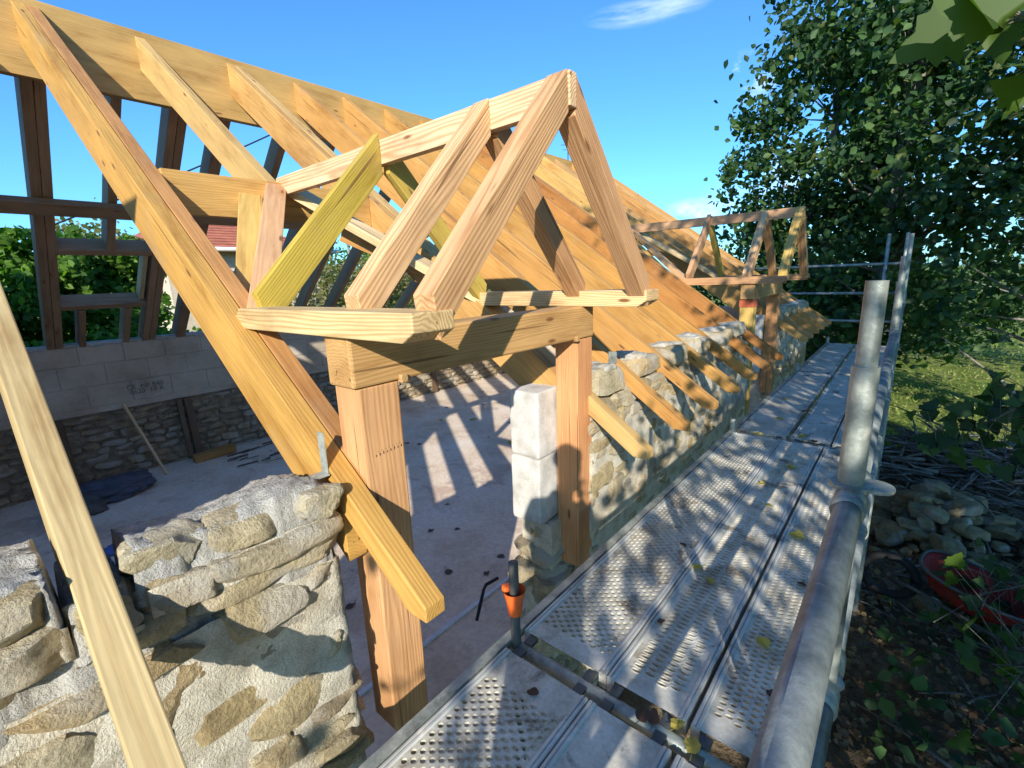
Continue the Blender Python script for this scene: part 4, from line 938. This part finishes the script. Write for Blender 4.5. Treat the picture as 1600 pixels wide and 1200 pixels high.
# neighbouring house
h = empty('neighbour_house', (-24, 8.4, GZ), 'cream neighbouring house with a red tiled hip roof', 'house')
mb = MB(); mb.box((-30, 5.2, GZ), (-20.4, 11.0, 1.45)); mb.build('wall', M['cream'], h)
mb = MB(); x0, x1, y0, y1, z0, z1 = -30.6, -19.8, 4.4, 11.6, 1.5, 3.2
mb.add([(x0, y0, z0), (x1, y0, z0), (x1, y1, z0), (x0, y1, z0), (-27, 7.0, z1), (-23, 7.0, z1), (x0, y0, z0-.1), (x1, y0, z0-.1), (x1, y1, z0-.1), (x0, y1, z0-.1)],
       [(1, 5, 4, 0), (2, 3, 4, 5), (1, 2, 5), (3, 0, 4), (0, 6, 7, 1), (1, 7, 8, 2), (2, 8, 9, 3), (3, 9, 6, 0), (9, 8, 7, 6)])
mb.build('roof', M['tiles'], h)
mb = MB(); mb.tube([(x1+.06, y0, z0-.02), (x1+.06, y1, z0-.02)], .08, 8); mb.build('gutter', M['gutter'], h, True)
mb = MB(); mb.box((-20.41, 7.3, -.4), (-20.36, 8.2, .7)); wn = mb.build('window', M['black'], h)
mb = MB()
for a, b_ in (((-20.365, 7.25, -.45), (-20.33, 7.32, .75)), ((-20.365, 8.18, -.45), (-20.33, 8.25, .75)), ((-20.365, 7.25, .70), (-20.328, 8.25, .77)), ((-20.365, 7.72, -.4), (-20.33, 7.78, .7))): mb.box(a, b_)
mb.build('window_frame', M['gutter'], wn)
# power cable and antenna
o = MB(); pts = []
for i in range(25):
    s = i/24; y = 0.8+s*8.2; x = -13.6-.0*s; pts.append((x, y, .98+(y-.8)*.56-.12*math.sin(math.pi*s)))
o.tube(pts, .02, 6); o = o.build('overhead_cable', M['black'], None, True); tag(o, 'thin dark overhead cable rising behind the roof frame', 'cable')
an = empty('roof_antenna', (-10, 15.35, 1.0), 'thin aerial mast rising behind the far ridge', 'antenna')
mb = MB(); mb.tube([(-10, 15.35, GZ), (-10, 15.35, 4.75)], .022, 6); mb.build('mast', M['darkmetal'], an, True)
mb = MB(); mb.tube([(-10.2, 15.2, 4.62), (-9.8, 15.5, 4.62)], .012, 5); mb.tube([(-10.12, 15.2, 4.45), (-9.9, 15.5, 4.45)], .012, 5); mb.build('cross_arms', M['darkmetal'], an, True)

# ------------------------------------------------------------------ photographer (stands behind the camera; only the shadow is seen)
def skin_body(name, joints, edges, material, parent, sub=2):
    me = bpy.data.meshes.new(name); me.from_pydata([j[0] for j in joints], edges, []); me.update()
    o = link(name, me, material, parent)
    sm = o.modifiers.new('skin', 'SKIN'); ss = o.modifiers.new('sub', 'SUBSURF'); ss.levels = sub; ss.render_levels = sub
    dat = me.skin_vertices[0].data if me.skin_vertices else None
    if dat is None:
        bpy.context.view_layer.update()
        bpy.context.view_layer.objects.active = o
        me.attributes
    sv = me.skin_vertices
    if not sv:
        bm = bmesh.new(); bm.from_mesh(me); bm.verts.layers.skin.verify(); bm.to_mesh(me); bm.free(); sv = me.skin_vertices
    for i, j in enumerate(joints):
        sv[0].data[i].radius = (j[1], j[2] if len(j) > 2 else j[1]); sv[0].data[i].use_root = (i == 0)
    return o
pr = empty('person', (.16, -.45, DZ), 'person in a dark jacket holding a phone up, standing on the scaffold behind the camera', 'person')
hx, hy, hz = .20, -.34, .27
J = [((.17, -.44, -.50), .135, .10), ((.18, -.43, -.28), .14, .10), ((.19, -.42, -.06), .16, .105), ((.195, -.40, .06), .07, .06), ((.20, -.375, .13), .052), ((.20, -.345, .20), .068, .078), ((.20, -.335, .28), .078, .092), ((.20, -.34, .35), .055, .062),
     ((.34, -.36, .02), .062), ((.36, -.28, -.24), .046), ((.17, -.13, -.13), .034), ((.12, -.085, -.06), .028),
     ((.04, -.47, .02), .062), ((-.08, -.38, -.22), .046), ((-.07, -.16, -.12), .034), ((-.055, -.075, -.05), .028),
     ((.25, -.46, -.58), .085), ((.27, -.44, -.95), .06), ((.27, -.47, -1.30), .042), ((.28, -.37, -1.345), .034),
     ((.09, -.46, -.58), .085), ((.07, -.45, -.95), .06), ((.06, -.48, -1.30), .042), ((.06, -.38, -1.345), .034)]
Ed = [(0, 1), (1, 2), (2, 3), (3, 4), (4, 5), (5, 6), (6, 7), (2, 8), (8, 9), (9, 10), (10, 11), (2, 12), (12, 13), (13, 14), (14, 15), (0, 16), (16, 17), (17, 18), (18, 19), (0, 20), (20, 21), (21, 22), (22, 23)]
try:
    skin_body('body', J, Ed, M['cloth'], pr)
    mb = MB(); add_stone(mb, (.20, -.355, .335), (.085, .098, .07), 8, 2.3, .08, 0, 77); mb.build('hair', M['hair'], pr, True)
except Exception as ex: print('person', ex)
for sx_, bx_ in ((1, .12), (-1, -.055)):
    hb = MB()
    for i in range(4): hb.tube([(bx_, -.07, -.05+i*.016-.02), (bx_-sx_*.03, -.045, -.045+i*.016-.02), (bx_-sx_*.055, -.05, -.043+i*.016-.02)], [.009, .008, .006], 8)
    hb.tube([(bx_, -.08, -.03), (bx_-sx_*.02, -.075, .0), (bx_-sx_*.03, -.065, .02)], [.011, .009, .007], 8); hb.build('hand', M['skin'], pr, True)
ph = MB(); ph.box((-.05, -.055, -.035), (.10, -.045, .035)); o = ph.build('mobile_phone', M['black']); tag(o, 'black mobile phone held up in both hands by the photographer', 'phone')
o = plank(-.02, .62, -1.83, .05, 'ply', 'wide plain plank the photographer stands on, behind the camera')

# ------------------------------------------------------------------ unseen house, assumed and placed to shade the floor (left of and behind the camera)
oh = empty('shading_house', (-5.6, -4.6, GZ), 'assumed house, unseen left of the camera, placed to shade the floor', 'house')
mb = MB(); mb.box((-9.6, -7.2, GZ), (-1.62, -2.05, 1.95)); mb.build('wall', M['cream'], oh)
mb = MB(); mb.add([(-10, -7.5, 1.96), (-1.4, -7.5, 1.96), (-1.4, -1.95, 1.96), (-10, -1.95, 1.96), (-7.2, -4.9, 2.9), (-4.2, -4.9, 2.9)], [(3, 2, 1, 0), (0, 1, 5, 4), (2, 3, 4, 5), (1, 2, 5), (3, 0, 4)]); mb.build('roof', M['tiles'], oh)
